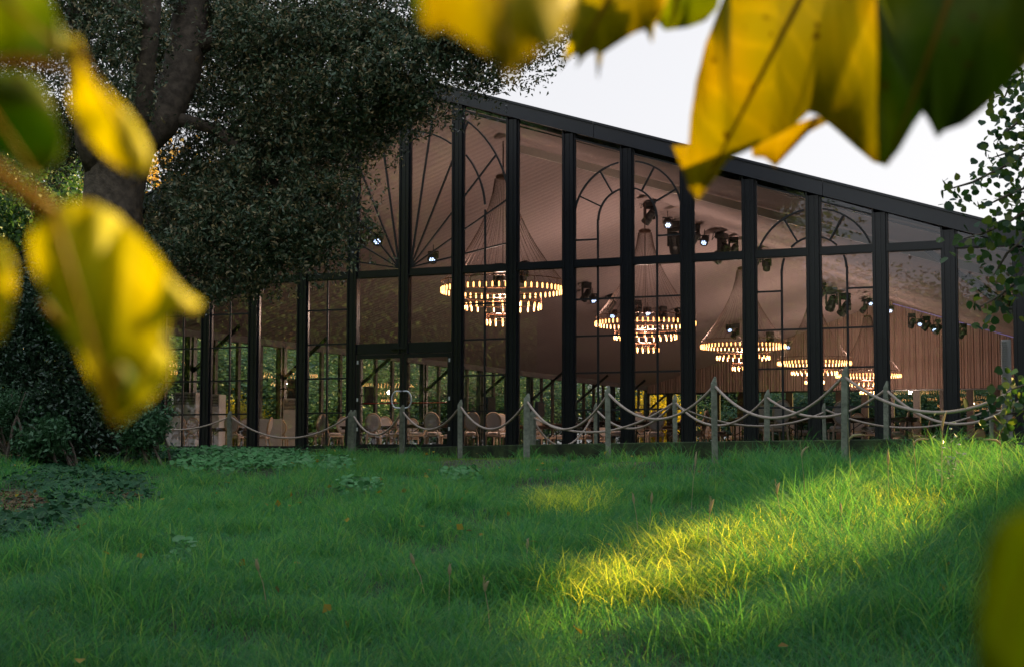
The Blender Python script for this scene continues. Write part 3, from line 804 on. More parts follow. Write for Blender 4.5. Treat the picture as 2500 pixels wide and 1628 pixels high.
A['j2'] = make_post(2419, 983, 33.4, 'thin short rope post near the glass at the far right', 0, TZ, .07)
A['z'] = make_post(2560, 866, 18.6, 'rope post just beyond the right edge', 0, None, .085)
A['z2'] = make_post(2530, 920, 22.3, 'second row rope post just beyond the right edge', 0, TZ, .085)
A['y'] = make_post(305, 1004, 41.0, 'rope post hidden in the bush at the left', 0, TZ)
def rope(a, b, sag_px, label, dz=0):
    p, q = A[a], A[b]; p = p + Vector((0, 0, dz)); q = q + Vector((0, 0, dz))
    mid = (p + q) / 2; sag = sag_px * mid.y / FPX
    pts = [p.lerp(q, k / 22) - Vector((0, 0, sag * (1 - (2 * k / 22 - 1) ** 2))) for k in range(23)]
    m = MB(); m.tube(pts, .021, 8)
    o = m.build('rope', M_rope, None, smooth=True)
    tag(o, label, 'rope', 'ropes slung between the fence posts')
rope('y', 'a', 32, 'rope running from the bush to the leftmost rope post')
rope('a', 'b1', 54, 'wide shallow rope left of the doors')
rope('b2', 'c', 52, 'rope looping in front of the left door')
rope('c', 'd', 50, 'rope looping in front of the right door')
rope('d', 'e', 62, 'rope in front of the bay right of the doors')
rope('e', 'f', 78, 'upper pale rope right of the doubled posts')
rope('e2', 'f2', 78, 'deepest dipping rope in the plain bay', -.02)
rope('e2', 'g2', 54, 'long shallow rope crossing behind two others in mid picture', 0)
rope('f', 'g', 72, 'upper rope passing before the yellow window')
rope('f2', 'g2', 56, 'lower rope passing under the yellow window')
rope('g', 'h', 90, 'upper rope between the two tallest posts')
rope('g2', 'h2', 63, 'middle rope crossing behind the tall slanted post')
rope('g2', 'j', 42, 'lowest shallow rope under the pale chairs', -.06)
rope('h', 'z', 100, 'uppermost rope at the right edge')
rope('h2', 'i2', 57, 'middle rope crossing behind the tallest post')
rope('i2', 'z2', 88, 'second rope at the right edge')
rope('j', 'j2', 45, 'lowest rope before the wide black post')
rope('j2', 'z2', 20, 'short rope end at the far right behind the lime leaves')

# ================================================================== big evergreen oak at the left
M_oakleaf = leaf_mat('evergreen oak leaf', [(.026, .056, .026), (.075, .120, .062), (.15, .19, .11), (.34, .25, .12)], .15, .38, .35)
oak = empty('oak_tree', (at(262, 1080, 31.5).x, 31.5, 0), label='huge dark evergreen oak with forked trunk at the left, overhanging the pavilion', cat='tree')
OL = oak.location
def rel(P): return (P[0] - OL.x, P[1] - OL.y, P[2] - OL.z)
def D(x, y): return x * 1.0504, y * 1.0504       # the wide preview of the photo was 2380 px
def trunk_pts(px): return [rel(at(*D(x, y), Y)) for x, y, Y in px]
m = MB()
m.tube(trunk_pts([(272, 1100, 31.5), (268, 900, 31.5), (262, 700, 31.5), (262, 560, 31.5), (262, 470, 31.5), (270, 400, 31.5), (290, 330, 31.5), (318, 260, 31.7)]), [.85, .70, .62, .58, .57, .60, .60, .45], 20)
m.build('trunk', M_bark, oak, smooth=True)
for pts, rr in (([(300, 345, 31.5), (322, 250, 31.2), (338, 130, 31), (350, 0, 30.8), (360, -160, 30.5)], [.34, .26, .23, .21, .17]),
                ([(300, 345, 31.6), (370, 280, 31.9), (420, 180, 32.2), (440, 60, 32.4), (452, -60, 32.6), (470, -220, 32.6)], [.42, .42, .40, .37, .34, .28]),
                ([(240, 400, 31.4), (205, 330, 31), (190, 200, 30.8), (170, 20, 30.4)], [.34, .26, .18, .14]),
                ([(430, 120, 32.3), (560, 60, 32.2), (700, 40, 31.5), (860, 60, 31)], [.22, .16, .11, .06]),
                ([(385, 270, 31.9), (500, 300, 32), (620, 400, 31.8), (700, 520, 31.5)], [.16, .11, .08, .04]),
                ([(345, 60, 30.8), (250, 0, 30.2), (150, -60, 29.8)], [.14, .1, .07]),
                ([(440, -10, 32.5), (620, -120, 32), (850, -100, 31.5), (1100, 20, 31), (1250, 60, 30.8)], [.2, .15, .11, .06, .03])):
    m = MB(); m.tube(trunk_pts(pts), rr, 12); m.build('limb', M_bark, oak, smooth=True)
# foliage masses: centre px, half sizes px, distance, half depth
ob = [(240, 60, 110, 95, 30.2, 1.0), (160, 20, 90, 80, 31, 1), (270, 190, 70, 90, 30.0, .7), (330, 250, 36, 62, 29.8, .5), (120, 250, 70, 95, 33, 1), (90, 120, 90, 90, 34, 1), (150, 360, 50, 70, 33.5, .8),
      (620, 80, 150, 95, 31.5, 1.6), (560, 40, 110, 70, 33, 1), (780, 60, 170, 85, 30.5, 1.5), (900, 120, 130, 80, 30, 1.3), (700, 190, 120, 70, 30.6, 1.0), (860, 190, 110, 55, 29.8, .8), (1000, 60, 150, 90, 30.5, 1.2),
      (1120, 70, 120, 75, 30.3, 1), (1180, 110, 90, 60, 30.2, .7), (1050, 160, 90, 50, 30.1, .7), (1250, 40, 75, 60, 30.2, .7), (1320, 10, 60, 35, 30.2, .5), (1130, 170, 60, 28, 30.1, .4),
      (560, 200, 130, 110, 33, 1.4), (640, 300, 150, 90, 32, 1.4), (770, 290, 120, 80, 31, 1.1), (860, 290, 90, 45, 30.6, .8), (940, 240, 90, 40, 30.4, .8), (490, 350, 110, 70, 33.5, 1), (600, 420, 150, 80, 31.5, 1.3), (730, 400, 100, 80, 31, 1.0), (795, 440, 38, 70, 30.5, .5),
      (480, 470, 120, 75, 31.3, 1.2), (560, 530, 130, 75, 31, 1.2), (690, 520, 110, 65, 30.8, 1.0), (770, 520, 55, 55, 30.6, .6), (450, 580, 100, 60, 31, 1), (520, 630, 85, 45, 30.8, .8), (600, 620, 60, 50, 30.7, .6), (590, 665, 26, 26, 30.6, .3), (510, 665, 40, 24, 30.6, .4), (690, 585, 60, 35, 30.7, .5), (740, 575, 40, 28, 30.6, .4),
      (420, 400, 55, 70, 33.8, .8), (410, 520, 60, 60, 32.5, .8), (500, -60, 160, 90, 32, 1.5), (800, -80, 220, 90, 31, 1.6), (1100, -80, 180, 80, 30.6, 1.3), (200, -100, 200, 100, 31, 1.6), (-80, 60, 120, 140, 32.5, 1.5), (-60, 300, 70, 120, 34, 1.2), (430, 110, 110, 130, 35, .9), (330, 60, 80, 110, 34.5, .8), (540, 140, 120, 110, 35, .9), (680, 200, 120, 80, 34, .8)]
B = []
for (x, y, rx, ry, Y, dz) in ob:
    c = at(*D(x, y), Y); k = 1.0504 * Y / FPX
    B.append((c.x - OL.x, c.y - OL.y, c.z - OL.z, rx * k, dz, ry * k))
def boughs(blobs, n_b, n_t, n_l, rb, rl_, rng=rng):
    Bq = np.array(blobs, float); pr = (Bq[:, 3] * Bq[:, 4] * Bq[:, 5]) ** .8; pr /= pr.sum(); bi = rng.choice(len(Bq), n_b, p=pr)
    u = rng.normal(size=(n_b, 3)); u /= np.linalg.norm(u, axis=1)[:, None]
    c = Bq[bi, :3] + u * (rng.uniform(.1, 1, n_b) ** .45)[:, None] * Bq[bi, 3:]
    t = np.repeat(c, n_t, 0) + rng.normal(size=(n_b * n_t, 3)) * np.array([rb, rb, rb * .45]) * np.repeat(rng.uniform(.5, 1.5, n_b), n_t)[:, None]
    t[:, 2] -= .25 * rng.random(len(t)) ** 2
    return np.repeat(t, n_l, 0) + rng.normal(size=(len(t) * n_l, 3)) * rl_
P = boughs(B, 2500, 9, 11, .28, .075)
# twigs droop and thin out towards the gaps behind the fork
X_, Y_ = proj_np(P + np.array([OL.x, OL.y, OL.z])); X_ /= 1.0504; Y_ /= 1.0504
hole = ((np.abs(X_ - 470) < 75) & (np.abs(Y_ - 365) < 45)) | ((np.abs(X_ - 140) < 55) & (np.abs(Y_ - 210) < 60)) | ((np.abs(X_ - 560) < 120) & (np.abs(Y_ - 190) < 70))
trunkm = ((X_ > 190) & (X_ < 335) & (Y_ > 340) & (Y_ < 700)) | ((np.abs(X_ - (345 + (130 - Y_) * .12)) < 22) & (Y_ < 340)) | ((np.abs(X_ - (452 + np.clip(130 - Y_, 0, 200) * .12 - np.clip(Y_ - 130, 0, 300) * .42)) < 36) & (Y_ < 330))
front = P[:, 1] < .9
keep = ~(hole & (rng.random(len(P)) < .28)) & ~(trunkm & front & (rng.random(len(P)) < .93))
P = P[keep]
V, F = leaf_cloud(P, .105, .40, .25)
np_mesh('crown', V, F, M_oakleaf, oak)
# laurel and holly thicket below it
M_laurel = leaf_mat('laurel leaf', [(.014, .040, .018), (.032, .075, .034), (.07, .12, .065)], .15, .36, .55)
def px_blobs(lst, O):
    out = []
    for (x, y, rx, ry, Y, dz) in lst:
        c = at(*D(x, y), Y); k = 1.0504 * Y / FPX
        out.append((c.x - O[0], c.y - O[1], c.z - O[2], rx * k, dz, ry * k))
    return out
def bush(name, lst, n, size, mt, label, cat, clump=.3, per=30, w_=.45, stems=8):
    c0 = at(*D(lst[0][0], lst[0][1]), lst[0][4]); O = (c0.x, c0.y, float(ground_z(c0.x, c0.y)))
    e = empty(name, O, label=label, cat=cat)
    P = crown_points(px_blobs(lst, O), n, clump, per, rng, .2); P = P[P[:, 2] > -.02]
    V, F = leaf_cloud(P, size, w_, .3); np_mesh('foliage', V, F, mt, e)
    m = MB()
    for k in range(stems):
        a = (rng.uniform(-.5, .5), rng.uniform(-.3, .3), -.05); q = P[rng.integers(len(P))]
        m.tube([a, (a[0] * .6 + q[0] * .4, a[1] * .6 + q[1] * .4, q[2] * .55), tuple(q)], [.035, .02, .006], 5, cap=False)
    m.build('stem', M_bark, e)
    return e
bush('laurel_bush', [(150, 850, 185, 190, 29.3, .9), (90, 720, 110, 90, 29.5, .9), (40, 800, 120, 120, 29.6, .9), (285, 925, 80, 95, 29.2, .8), (60, 960, 130, 100, 29, .8), (200, 985, 150, 70, 28.9, .7), (140, 685, 80, 60, 29.6, .7), (270, 780, 70, 90, 29.5, .7), (-80, 850, 100, 160, 29.6, 1.0)],
     60000, .09, M_laurel, 'dense dark laurel thicket at the left in front of the pavilion', 'bush', .4, 30, .42)
M_fresh = leaf_mat('fresh shrub leaf', [(.03, .09, .035), (.06, .15, .06), (.09, .19, .08)], .25, .45, .4)
bush('shrub', [(345, 995, 32, 42, 28.2, .3), (375, 985, 14, 12, 28.2, .2), (320, 1015, 40, 24, 28, .3)], 2600, .10, M_fresh, 'small fresh green shrub at the right end of the thicket', 'shrub', .2, 20)
bush('shrub', [(115, 1012, 42, 36, 27.8, .4), (95, 1032, 50, 22, 27.6, .4)], 2600, .11, M_fresh, 'low bright green shrub growing in front of the dark thicket', 'shrub', .2, 20)
bush('fern', [(20, 935, 34, 34, 27.8, .4), (5, 980, 30, 40, 27.8, .4)], 3000, .07, M_fresh, 'feathery green fern fronds at the left edge', 'fern', .16, 40, .3)

# ================================================================== lime tree at the right edge
M_lime = leaf_mat('lime leaf', [(.018, .05, .022), (.035, .085, .03), (.07, .13, .03), (.18, .20, .03)], .4, .5, .35, tcol=(1.3, 1.4, .8))
lt = empty('lime_tree', (5.6, 12.6, float(ground_z(5.6, 12.6)) - .1), label='lime tree reaching in from the right edge with drooping sprays of rounded leaves', cat='tree')
LO = lt.location
def rl(p): return (p[0] - LO.x, p[1] - LO.y, p[2] - LO.z)
m = MB(); m.tube([(0, 0, 0), (.05, 0, 1.2), (0, .05, 2.6), (.1, 0, 4.4), (.1, 0, 6.5)], [.2, .16, .14, .11, .06], 12); m.build('trunk', M_bark, lt, smooth=True)
sprays = [  # px path of each spray (preview px), distance
    ([(2480, 330), (2400, 350), (2330, 390), (2260, 425), (2190, 445)], 11.4), ([(2470, 470), (2400, 480), (2340, 520), (2280, 545), (2240, 555)], 11.2),
    ([(2470, 260), (2400, 250), (2360, 290), (2310, 330)], 11.6), ([(2470, 140), (2400, 150), (2350, 190), (2330, 240)], 11.7), ([(2470, 30), (2410, 10), (2360, 60), (2345, 110)], 11.8),
    ([(2470, 560), (2420, 600), (2370, 650), (2320, 690), (2275, 715)], 11.0), ([(2460, 520), (2400, 540), (2340, 590), (2310, 640)], 11.3), ([(2460, 410), (2400, 430), (2330, 460), (2290, 480)], 11.2),
    ([(2480, 870), (2420, 880), (2380, 895), (2350, 905)], 10.6), ([(2470, 960), (2420, 950), (2370, 955), (2330, 965)], 10.6), ([(2480, 300), (2420, 320), (2360, 350), (2300, 370)], 11.9), ([(2470, 200), (2400, 220), (2370, 250)], 11.3)]
pts_all = []; br = MB()
for path, Y in sprays:
    q = [Vector(rl(at(*D(x, y), Y))) for x, y in path]
    br.tube([(.1, 0, q[0].z + .3)] + [tuple(v) for v in q], [.03, .02] + [.010] * (len(q) - 2) + [.004], 5, cap=False)
    for a, b, j in zip(q[:-1], q[1:], range(9)):
        nn = int(38 - 5 * j)
        for k in range(nn):
            v = a.lerp(b, random.random()); sp = .13 - .02 * j
            pts_all.append((v.x + random.gauss(0, sp), v.y + random.gauss(0, .22), v.z + random.gauss(-.05, sp * .8)))
br.build('branches', M_bark, lt)
P = np.array(pts_all)
P2 = rng.normal(size=(2600, 3)) * np.array([.9, 1.3, 1.5]) + np.array([.9, 0, 4.4])
P2 = P2[P2[:, 0] > -.1]
X_, Y_ = proj_np(P2 + np.array(LO)); P2 = P2[(X_ > 2540)]
P = np.concatenate([P, P2])
n = len(P); nrm = rng.normal(size=(n, 3)) * np.array([.8, .8, .6]) + np.array([0, -.6, .5]); nrm /= np.linalg.norm(nrm, axis=1)[:, None]
t_ = rng.normal(size=(n, 3)); t_[:, 2] -= 1.2; t_ -= (t_ * nrm).sum(1)[:, None] * nrm; t_ /= np.linalg.norm(t_, axis=1)[:, None]; b_ = np.cross(nrm, t_)
S_ = (rng.uniform(.042, .070, n))[:, None]
prof = [(-.5, 0), (-.42, .34), (-.1, .5), (.22, .38), (.55, .0), (.22, -.38), (-.1, -.5), (-.42, -.34)]
V = np.stack([P + t_ * S_ * a + b_ * S_ * b + nrm * S_ * .18 * abs(b) for a, b in prof], 1).reshape(-1, 3)
idx8 = np.arange(8 * n).reshape(-1, 8); F = np.concatenate([idx8[:, [0, 1, 2, 3]], idx8[:, [0, 3, 4, 5]], idx8[:, [0, 5, 6, 7]]])
np_mesh('crown', V, F, M_lime, lt)

# ================================================================== trees beyond and around
def tree_mesh(n, R, H, size, seed, mt, clump=1.6, per=60):
    """crown of several lobes on a trunk; returns the two meshes"""
    r_ = np.random.default_rng(seed); bl = []
    for k in range(9):
        q = 2 * pi * k / 9 + r_.uniform(-.3, .3); rr = R * r_.uniform(.25, .62); zz = H * r_.uniform(.38, .85)
        bl.append((rr * cos(q), rr * sin(q), zz, R * r_.uniform(.35, .55), R * r_.uniform(.35, .55), H * r_.uniform(.14, .24)))
    bl.append((0, 0, H * .6, R * .6, R * .6, H * .34)); bl.append((0, 0, H * .28, R * .7, R * .7, H * .2))
    P = crown_points(bl, n, clump, per, r_, .35); P[:, 2] = np.abs(P[:, 2] - .2) + .2
    V, F = leaf_cloud(P, size, .55, .3, r_)
    me = np_mesh('crown', V, F, mt); tr = MB()
    tr.tube([(0, 0, 0), (.1, .05, H * .3), (-.05, .1, H * .55), (.1, 0, H * .85)], [R * .07, R * .055, R * .035, .04], 10)
    for k in range(6):
        q = 2 * pi * k / 6; tr.tube([(0, 0, H * (.25 + .06 * k)), (R * .3 * cos(q), R * .3 * sin(q), H * (.4 + .05 * k)), (R * .6 * cos(q), R * .6 * sin(q), H * (.5 + .06 * k))], [R * .03, R * .02, .03], 6)
    t2 = tr.build('trunk', M_bark, None, smooth=True)
    a, b = me.data, t2.data
    bpy.data.objects.remove(me); bpy.data.objects.remove(t2)
    return a, b
def put_tree(meshes, P, rz, sc_, label, group=None, name='tree'):
    z = float(ground_z(P[0], P[1]))
    e = empty(name, (P[0], P[1], z - .1), rz, label=label, cat='tree', group=group); e.scale = sc_
    for nm, me in zip(('crown', 'trunk'), meshes):
        o = bpy.data.objects.new(nm, me); col.objects.link(o); o.parent = e
    return e
M_g1 = leaf_mat('woodland leaf', [(.035, .09, .035), (.07, .15, .05), (.12, .21, .07)], .3, .5, .35, tcol=(1.1, 1.2, .6))
M_g2 = leaf_mat('blue green leaf', [(.025, .08, .05), (.05, .13, .08), (.09, .18, .11)], .25, .5, .35)
M_y = leaf_mat('yellow autumn leaf', [(.45, .36, .02), (.65, .48, .03), (.50, .45, .05)], .5, .5, .3, tcol=(1.3, 1.2, .6))
M_o = leaf_mat('orange-lit leaf', [(.24, .16, .05), (.36, .24, .07), (.42, .33, .12)], .5, .5, .3, tcol=(1.4, 1.2, .8))  # orange of the low sun put into the leaf colour
M_f1 = leaf_mat('brightened woodland leaf', [(.045, .11, .05), (.08, .17, .08), (.13, .24, .11)], .35, .5, .3)  # brightened copies of the woodland leaves, daylight behind the windows put into colour
M_f2 = leaf_mat('brightened blue green leaf', [(.04, .11, .07), (.075, .17, .115), (.12, .24, .16)], .3, .5, .3)
TA = tree_mesh(30000, 5, 11, .26, 1, M_f1); TB = tree_mesh(30000, 5, 11, .26, 2, M_f2); TC = tree_mesh(42000, 5, 12, .20, 3, M_g1, 1.1)
TY = tree_mesh(7000, 2.2, 4.2, .22, 4, M_y, .8); TO = tree_mesh(9000, 5, 11, .36, 5, M_o)
TD = tree_mesh(42000, 5, 12, .24, 6, M_g2)
far = []
for k in range(9): far.append((-24 - (k % 3) * 1.6, 3 + k * 8.2, (TA, TB)[k % 2], 1 + .12 * (k % 3), 'side tree %d' % k))
sidew = ['nearest', 'second', 'third', 'fourth', 'fifth', 'sixth', 'seventh', 'eighth', 'farthest']
for k, (s, d, tm, sc_, _) in enumerate(far):
    P = W(s, d); put_tree(tm, (P.x, P.y), k * 1.3, (sc_, sc_, .50 * sc_), ('green' if tm is TA else 'bluish green') + ' tree seen through the far long side windows, ' + sidew[k] + ' of the row', 'trees along the far side of the pavilion')
backw = ['leftmost', 'second from the left', 'third from the left', 'in the middle', 'fourth from the right', 'third from the right', 'second from the right', 'rightmost']
for k in range(9):
    P = W(-34 - (k % 2) * 3, -14 + k * 10.5); put_tree(TD if k % 2 else TC, (P.x, P.y), k * 1.9, (1.45, 1.45, .85), 'taller green tree beyond the far side windows, second row, number %d from the near end' % (k + 1), 'second row of trees beyond the far side')
for k in range(9):
    P = W(-16 + k * 5.6, 80 + (k % 2) * 4); put_tree(TD, (P.x, P.y), k * 2.2, (1.2, 1.2, .7), 'tall dark tree of the second row behind the pavilion, number %d from the left' % (k + 1), 'second row of trees behind the pavilion')
for k, s in enumerate((-19, -8.5, -3.6, 1.5, 6.5, 11.5, 17, 24)):
    P = W(s, 69 + (k % 2) * 2); sc_ = 1.0; put_tree(TB if k % 3 else TA, (P.x, P.y), k * 2.1, (1.05, 1.05, .48), 'dark green tree behind the back windows, ' + backw[k], 'trees behind the pavilion')
for px, Y, lab, sz in ((1612, 104, 'bright yellow small tree glowing through the back window', 1.0), (590, 66, 'small yellow shrub seen through the left bays', .55)):
    P = at(px, 1000, Y); put_tree(TY, (P.x, P.y), .4, (1 * sz,) * 3, lab, name='yellow_tree')
for px, Y, lab, sz in ((480, 92, 'tree coloured as orange-lit, glimpsed through the fork of the oak', 1.35), (110, 84, 'tree coloured as orange-lit, behind the oak at the left edge', 1.3), (330, 98, 'tree coloured as orange-lit, straight behind the oak trunk', 1.2)):
    P = at(px, 1000, Y); put_tree(TO, (P.x, P.y), .4 + px, (sz, sz, sz * 1.15), lab, name='orange_lit_tree')
P = at(30, 1000, 58); put_tree(TC, (P.x, P.y), 1, (1.1, 1.1, 1.05), 'light green tree behind the low end of the pavilion roof', name='tree')

# trees behind the camera (they shade the lawn and stand mirrored in the glass)
refl = [(-21, 17, TC, 1.2, 1.35), (-25, 6, TC, 1.3, 1.4), (-19, -6, TD, 1.2, .85), (-31, -10, TD, 1.5, 1.05), (-11, -20, TC, 1.2, 1.2), (3, -27, TC, 1.25, .4), (-33, 22, TD, 1.4, 1.6), (13, -24, TD, 1.2, .4), (-8, -36, TD, 1.6, 1.0),
        (-27, 29, TC, 1.2, 1.4), (-44, 28, TD, 1.7, 1.7), (-47, 40, TD, 1.7, 1.7), (-45, 16, TD, 1.7, 1.8), (-42, -2, TD, 1.7, 1.8), (-36, -22, TD, 1.8, 1.1), (-24, -34, TD, 1.8, 1.1), (-15, -10, TC, 1.0, .8), (-24, 12, TC, 1.0, .75), (-29, 18, TC, 1.1, .8), (-28, -1, TC, 1.1, .8), (-33, 28, TC, 1.2, .8), (-36, 34, TD, 1.4, 1.6), (-22, -20, TD, 1.5, .9), (-38, 8, TD, 1.6, 1.8), (6, -40, TD, 1.6, .5), (22, -30, TD, 1.5, .45), (-30, 40, TD, 1.2, 1.5)]
for k, (x, y, tm, sc_, sz) in enumerate(refl):
    put_tree(tm, (x, y), k * 1.7, (sc_, sc_, sz), 'tree behind the camera mirrored in the glass', 'trees behind the camera')
# unseen trees added on the sunny side; crowns carved to shape the lawn's sun patches
def sun_hit(P, zg):          # where a leaf's shadow falls at height zg
    t = (P[:, 2] - zg) / SUN.z
    return np.stack([P[:, 0] - SUN.x * t, P[:, 1] - SUN.y * t, np.full(len(P), zg)], 1)
patches = [(1900, 1328, 360, 70, -.12, 1), (2150, 1245, 110, 22, -.1, 1), (2110, 1330, 210, 72, -.3, 1), (2010, 1290, 180, 44, -.1, 1), (1480, 1395, 150, 34, -.1, 1), (1720, 1370, 170, 52, -.15, 1), (1400, 1212, 110, 26, -.25, .6), (960, 1300, 110, 16, -.2, .5), (2195, 1165, 50, 7, -.2, .7)]
patches += [(1560, 1185, 90, 20, -.2, .4), (620, 1225, 90, 16, 0, .3)]
PZ = []
for (cx, cy, *_) in patches:                     # height of the grass tops inside each gap's pool of light
    for Yq in np.linspace(5, 35, 300):
        q = at(cx, cy, Yq)
        if q.z <= float(ground_z(q.x, q.y)) + .2: break
    PZ.append(q.z)
def added_shade_tree(x, y, R, H, n, size, mt, seed, label):
    r_ = np.random.default_rng(seed); z0 = float(ground_z(x, y)) - .1
    bl = [(0, 0, H * .5, R, R, H * .5), (R * .4, R * .3, H * .75, R * .6, R * .6, H * .25), (-R * .3, R * .5, H * .3, R * .8, R * .8, H * .3)]
    P = crown_points(bl, n, 1.2, 50, r_, .0) + np.array([x, y, z0]); P = P[P[:, 2] > z0 + .1]
    drop = np.zeros(len(P), bool)
    for (cx, cy, rx, ry, rot, pr), zg in zip(patches, PZ):
        h = sun_hit(P, zg); sx, sy = proj_np(h); ok = h[:, 1] > 3
        dx, dy = sx - cx, sy - cy; a = dx * cos(rot) + dy * sin(rot); b = -dx * sin(rot) + dy * cos(rot)
        e_ = (a / (rx + 20)) ** 2 + (b / (ry + 12)) ** 2
        drop |= ok & (e_ < 1) & (r_.random(len(P)) < pr)
    # leaves cut away so sun reaches the branch close to the camera
    rel_ = P - np.array([0, .8, .1]); tt = rel_ @ np.array(SUN); dist = np.linalg.norm(rel_ - tt[:, None] * np.array(SUN), axis=1)
    drop |= dist < 1.0
    P = P[~drop]
    e = empty('added_shade_tree', (x, y, z0), label=label, cat='tree', group='added shade trees on the sunny side')
    V, F = leaf_cloud(P - np.array([x, y, z0]), size, .6, .3, r_); np_mesh('crown', V, F, mt, e)
    def blocked(ox, oy):
        T = np.array([(x + ox, y + oy, z0 + q) for q in np.linspace(.5, H * .8, 30)]); h = sun_hit(T, -.6); sx, sy = proj_np(h); b_ = 0
        for (cx, cy, rx, ry, rot, pr) in patches: b_ += int((((sx - cx) / (rx + 40)) ** 2 + ((sy - cy) / (ry + 30)) ** 2 < 1).sum() * (1 if pr > .6 else .3))
        return b_
    ox, oy = min([(a, b) for a in (0, -1.5, 1.5, -3, 3) for b in (0, -1.5, 1.5, -3, 3)], key=lambda q: blocked(*q) * 10 + abs(q[0]) + abs(q[1]))
    m = MB(); m.tube([(ox, oy, 0), (ox + .1, oy, H * .4), (ox, oy + .1, H * .8)], [.28, .2, .06], 10); m.build('trunk', M_bark, e, smooth=True)
M_sh = leaf_mat('shade tree leaf', [(.02, .05, .02), (.04, .09, .03), (.07, .12, .04)], .1, .5, .3)
for k, (x, y, R, H) in enumerate(((15, 4, 4.4, 16), (14.5, 10.5, 4.4, 16), (15.5, 17, 4.4, 17), (16, 24, 4.4, 20), (19.5, 30, 4.6, 25), (24, 35, 4.6, 27), (28, 42, 5, 28), (21, 12, 4.6, 20), (22, 20, 4.8, 21), (20, 2, 4.5, 18), (33, 52, 6, 18), (40, 66, 7, 18), (27, 28, 5, 22), (13.5, -3, 4.2, 15), (32, 35, 5, 28), (25.5, 50, 4.8, 30), (30, 60, 5, 32), (22, 44, 4, 29), (28, 18, 5, 22), (27, 8, 5, 20))):
    added_shade_tree(x, y, R, H, 24000, .44, M_sh, 40 + k, 'unseen tree added at the right, carved to shape the sun on the lawn')

# ================================================================== grass
M_grass = leaf_mat('grass blade', [(.020, .125, .046), (.030, .170, .062), (.046, .215, .074), (.070, .25, .080), (.11, .25, .085)], .45, .6, .12, tcol=(3.6, 2.2, 1.05))
M_lawn = leaf_mat('short lawn blade', [(.10, .23, .04), (.15, .28, .045), (.20, .32, .06)], .35, .6, .25, tcol=(1.2, 1.1, .6))
def lump(X, Y): return np.sin(X * 2.1 + 1.3 * Y) * np.sin(Y * 1.7 - X * .9 + 2) + .6 * np.sin(4.3 * X - 1.1 * Y + 1) * np.sin(3.1 * Y + .5 * X)
COVER = [(580, 1140, 185, 36, .8), (180, 1215, 190, 58, .85), (60, 1300, 120, 48, .7), (330, 1122, 200, 14, .6), (820, 1150, 50, 14, .5), (430, 1390, 45, 18, .5)]
LITTER = [(90, 1118, 190, 12), (30, 1235, 90, 42), (300, 1215, 50, 12)]
def in_ell(sx, sy, lst):
    r = np.zeros(len(sx), bool)
    for e in lst: r |= ((sx - e[0]) / e[2]) ** 2 + ((sy - e[1]) / e[3]) ** 2 < 1
    return r
def sample_ground(n, y0, y1, power):
    Y = y0 + (y1 - y0) * rng.random(n) ** power
    X = rng.uniform(-1, 1, n) * (.335 * Y + 1.2)
    return X, Y
def blades(X, Y, H, Wd, lean, az=None, seg=4):
    n = len(X); Z = ground_z(X, Y) - .01
    az = rng.uniform(0, 2 * pi, n) if az is None else az
    dx, dy = np.cos(az), np.sin(az); sx, sy = -dy, dx
    bend = lean * rng.uniform(.4, 1.5, n)
    tw = rng.uniform(-.5, .5, n)
    V = np.zeros((n, 2 * seg + 1, 3)); 
    for k in range(seg):
        u = k / seg; w_ = Wd * (1 - .55 * u ** 1.6); r = bend * u ** 1.9 * H; h = H * (u - .28 * bend * u * u)
        cx = X + dx * r; cy = Y + dy * r; cz = Z + h
        V[:, 2 * k] = np.stack([cx - sx * w_ / 2, cy - sy * w_ / 2, cz], 1); V[:, 2 * k + 1] = np.stack([cx + sx * w_ / 2 + dx * w_ * tw * .3, cy + sy * w_ / 2 + dy * w_ * tw * .3, cz], 1)
    V[:, 2 * seg] = np.stack([X + dx * bend * H * 1.05, Y + dy * bend * H * 1.05, Z + H * (1 - .34 * bend)], 1)
    base = (np.arange(n) * (2 * seg + 1))[:, None]
    Fq = [base + np.array([2 * k, 2 * k + 1, 2 * k + 3, 2 * k + 2]) for k in range(seg - 1)]
    T = base + np.array([2 * seg - 2, 2 * seg - 1, 2 * seg, 2 * seg])
    return V.reshape(-1, 3), np.concatenate(Fq), T[:, :3]
def tri_quads(name, V, Fq, Ft, m):
    me = bpy.data.meshes.new(name); nq, nt_ = len(Fq), len(Ft)
    me.vertices.add(len(V)); me.vertices.foreach_set('co', V.astype(np.float32).ravel())
    me.loops.add(nq * 4 + nt_ * 3); me.loops.foreach_set('vertex_index', np.concatenate([Fq.ravel(), Ft.ravel()]).astype(np.int32))
    me.polygons.add(nq + nt_)
    me.polygons.foreach_set('loop_start', np.concatenate([np.arange(nq) * 4, nq * 4 + np.arange(nt_) * 3]).astype(np.int32))
    me.polygons.foreach_set('loop_total', np.concatenate([np.full(nq, 4), np.full(nt_, 3)]).astype(np.int32))
    me.materials.append(m); me.update(calc_edges=True)
    o = bpy.data.objects.new(name, me); col.objects.link(o); return o
parts_g = []
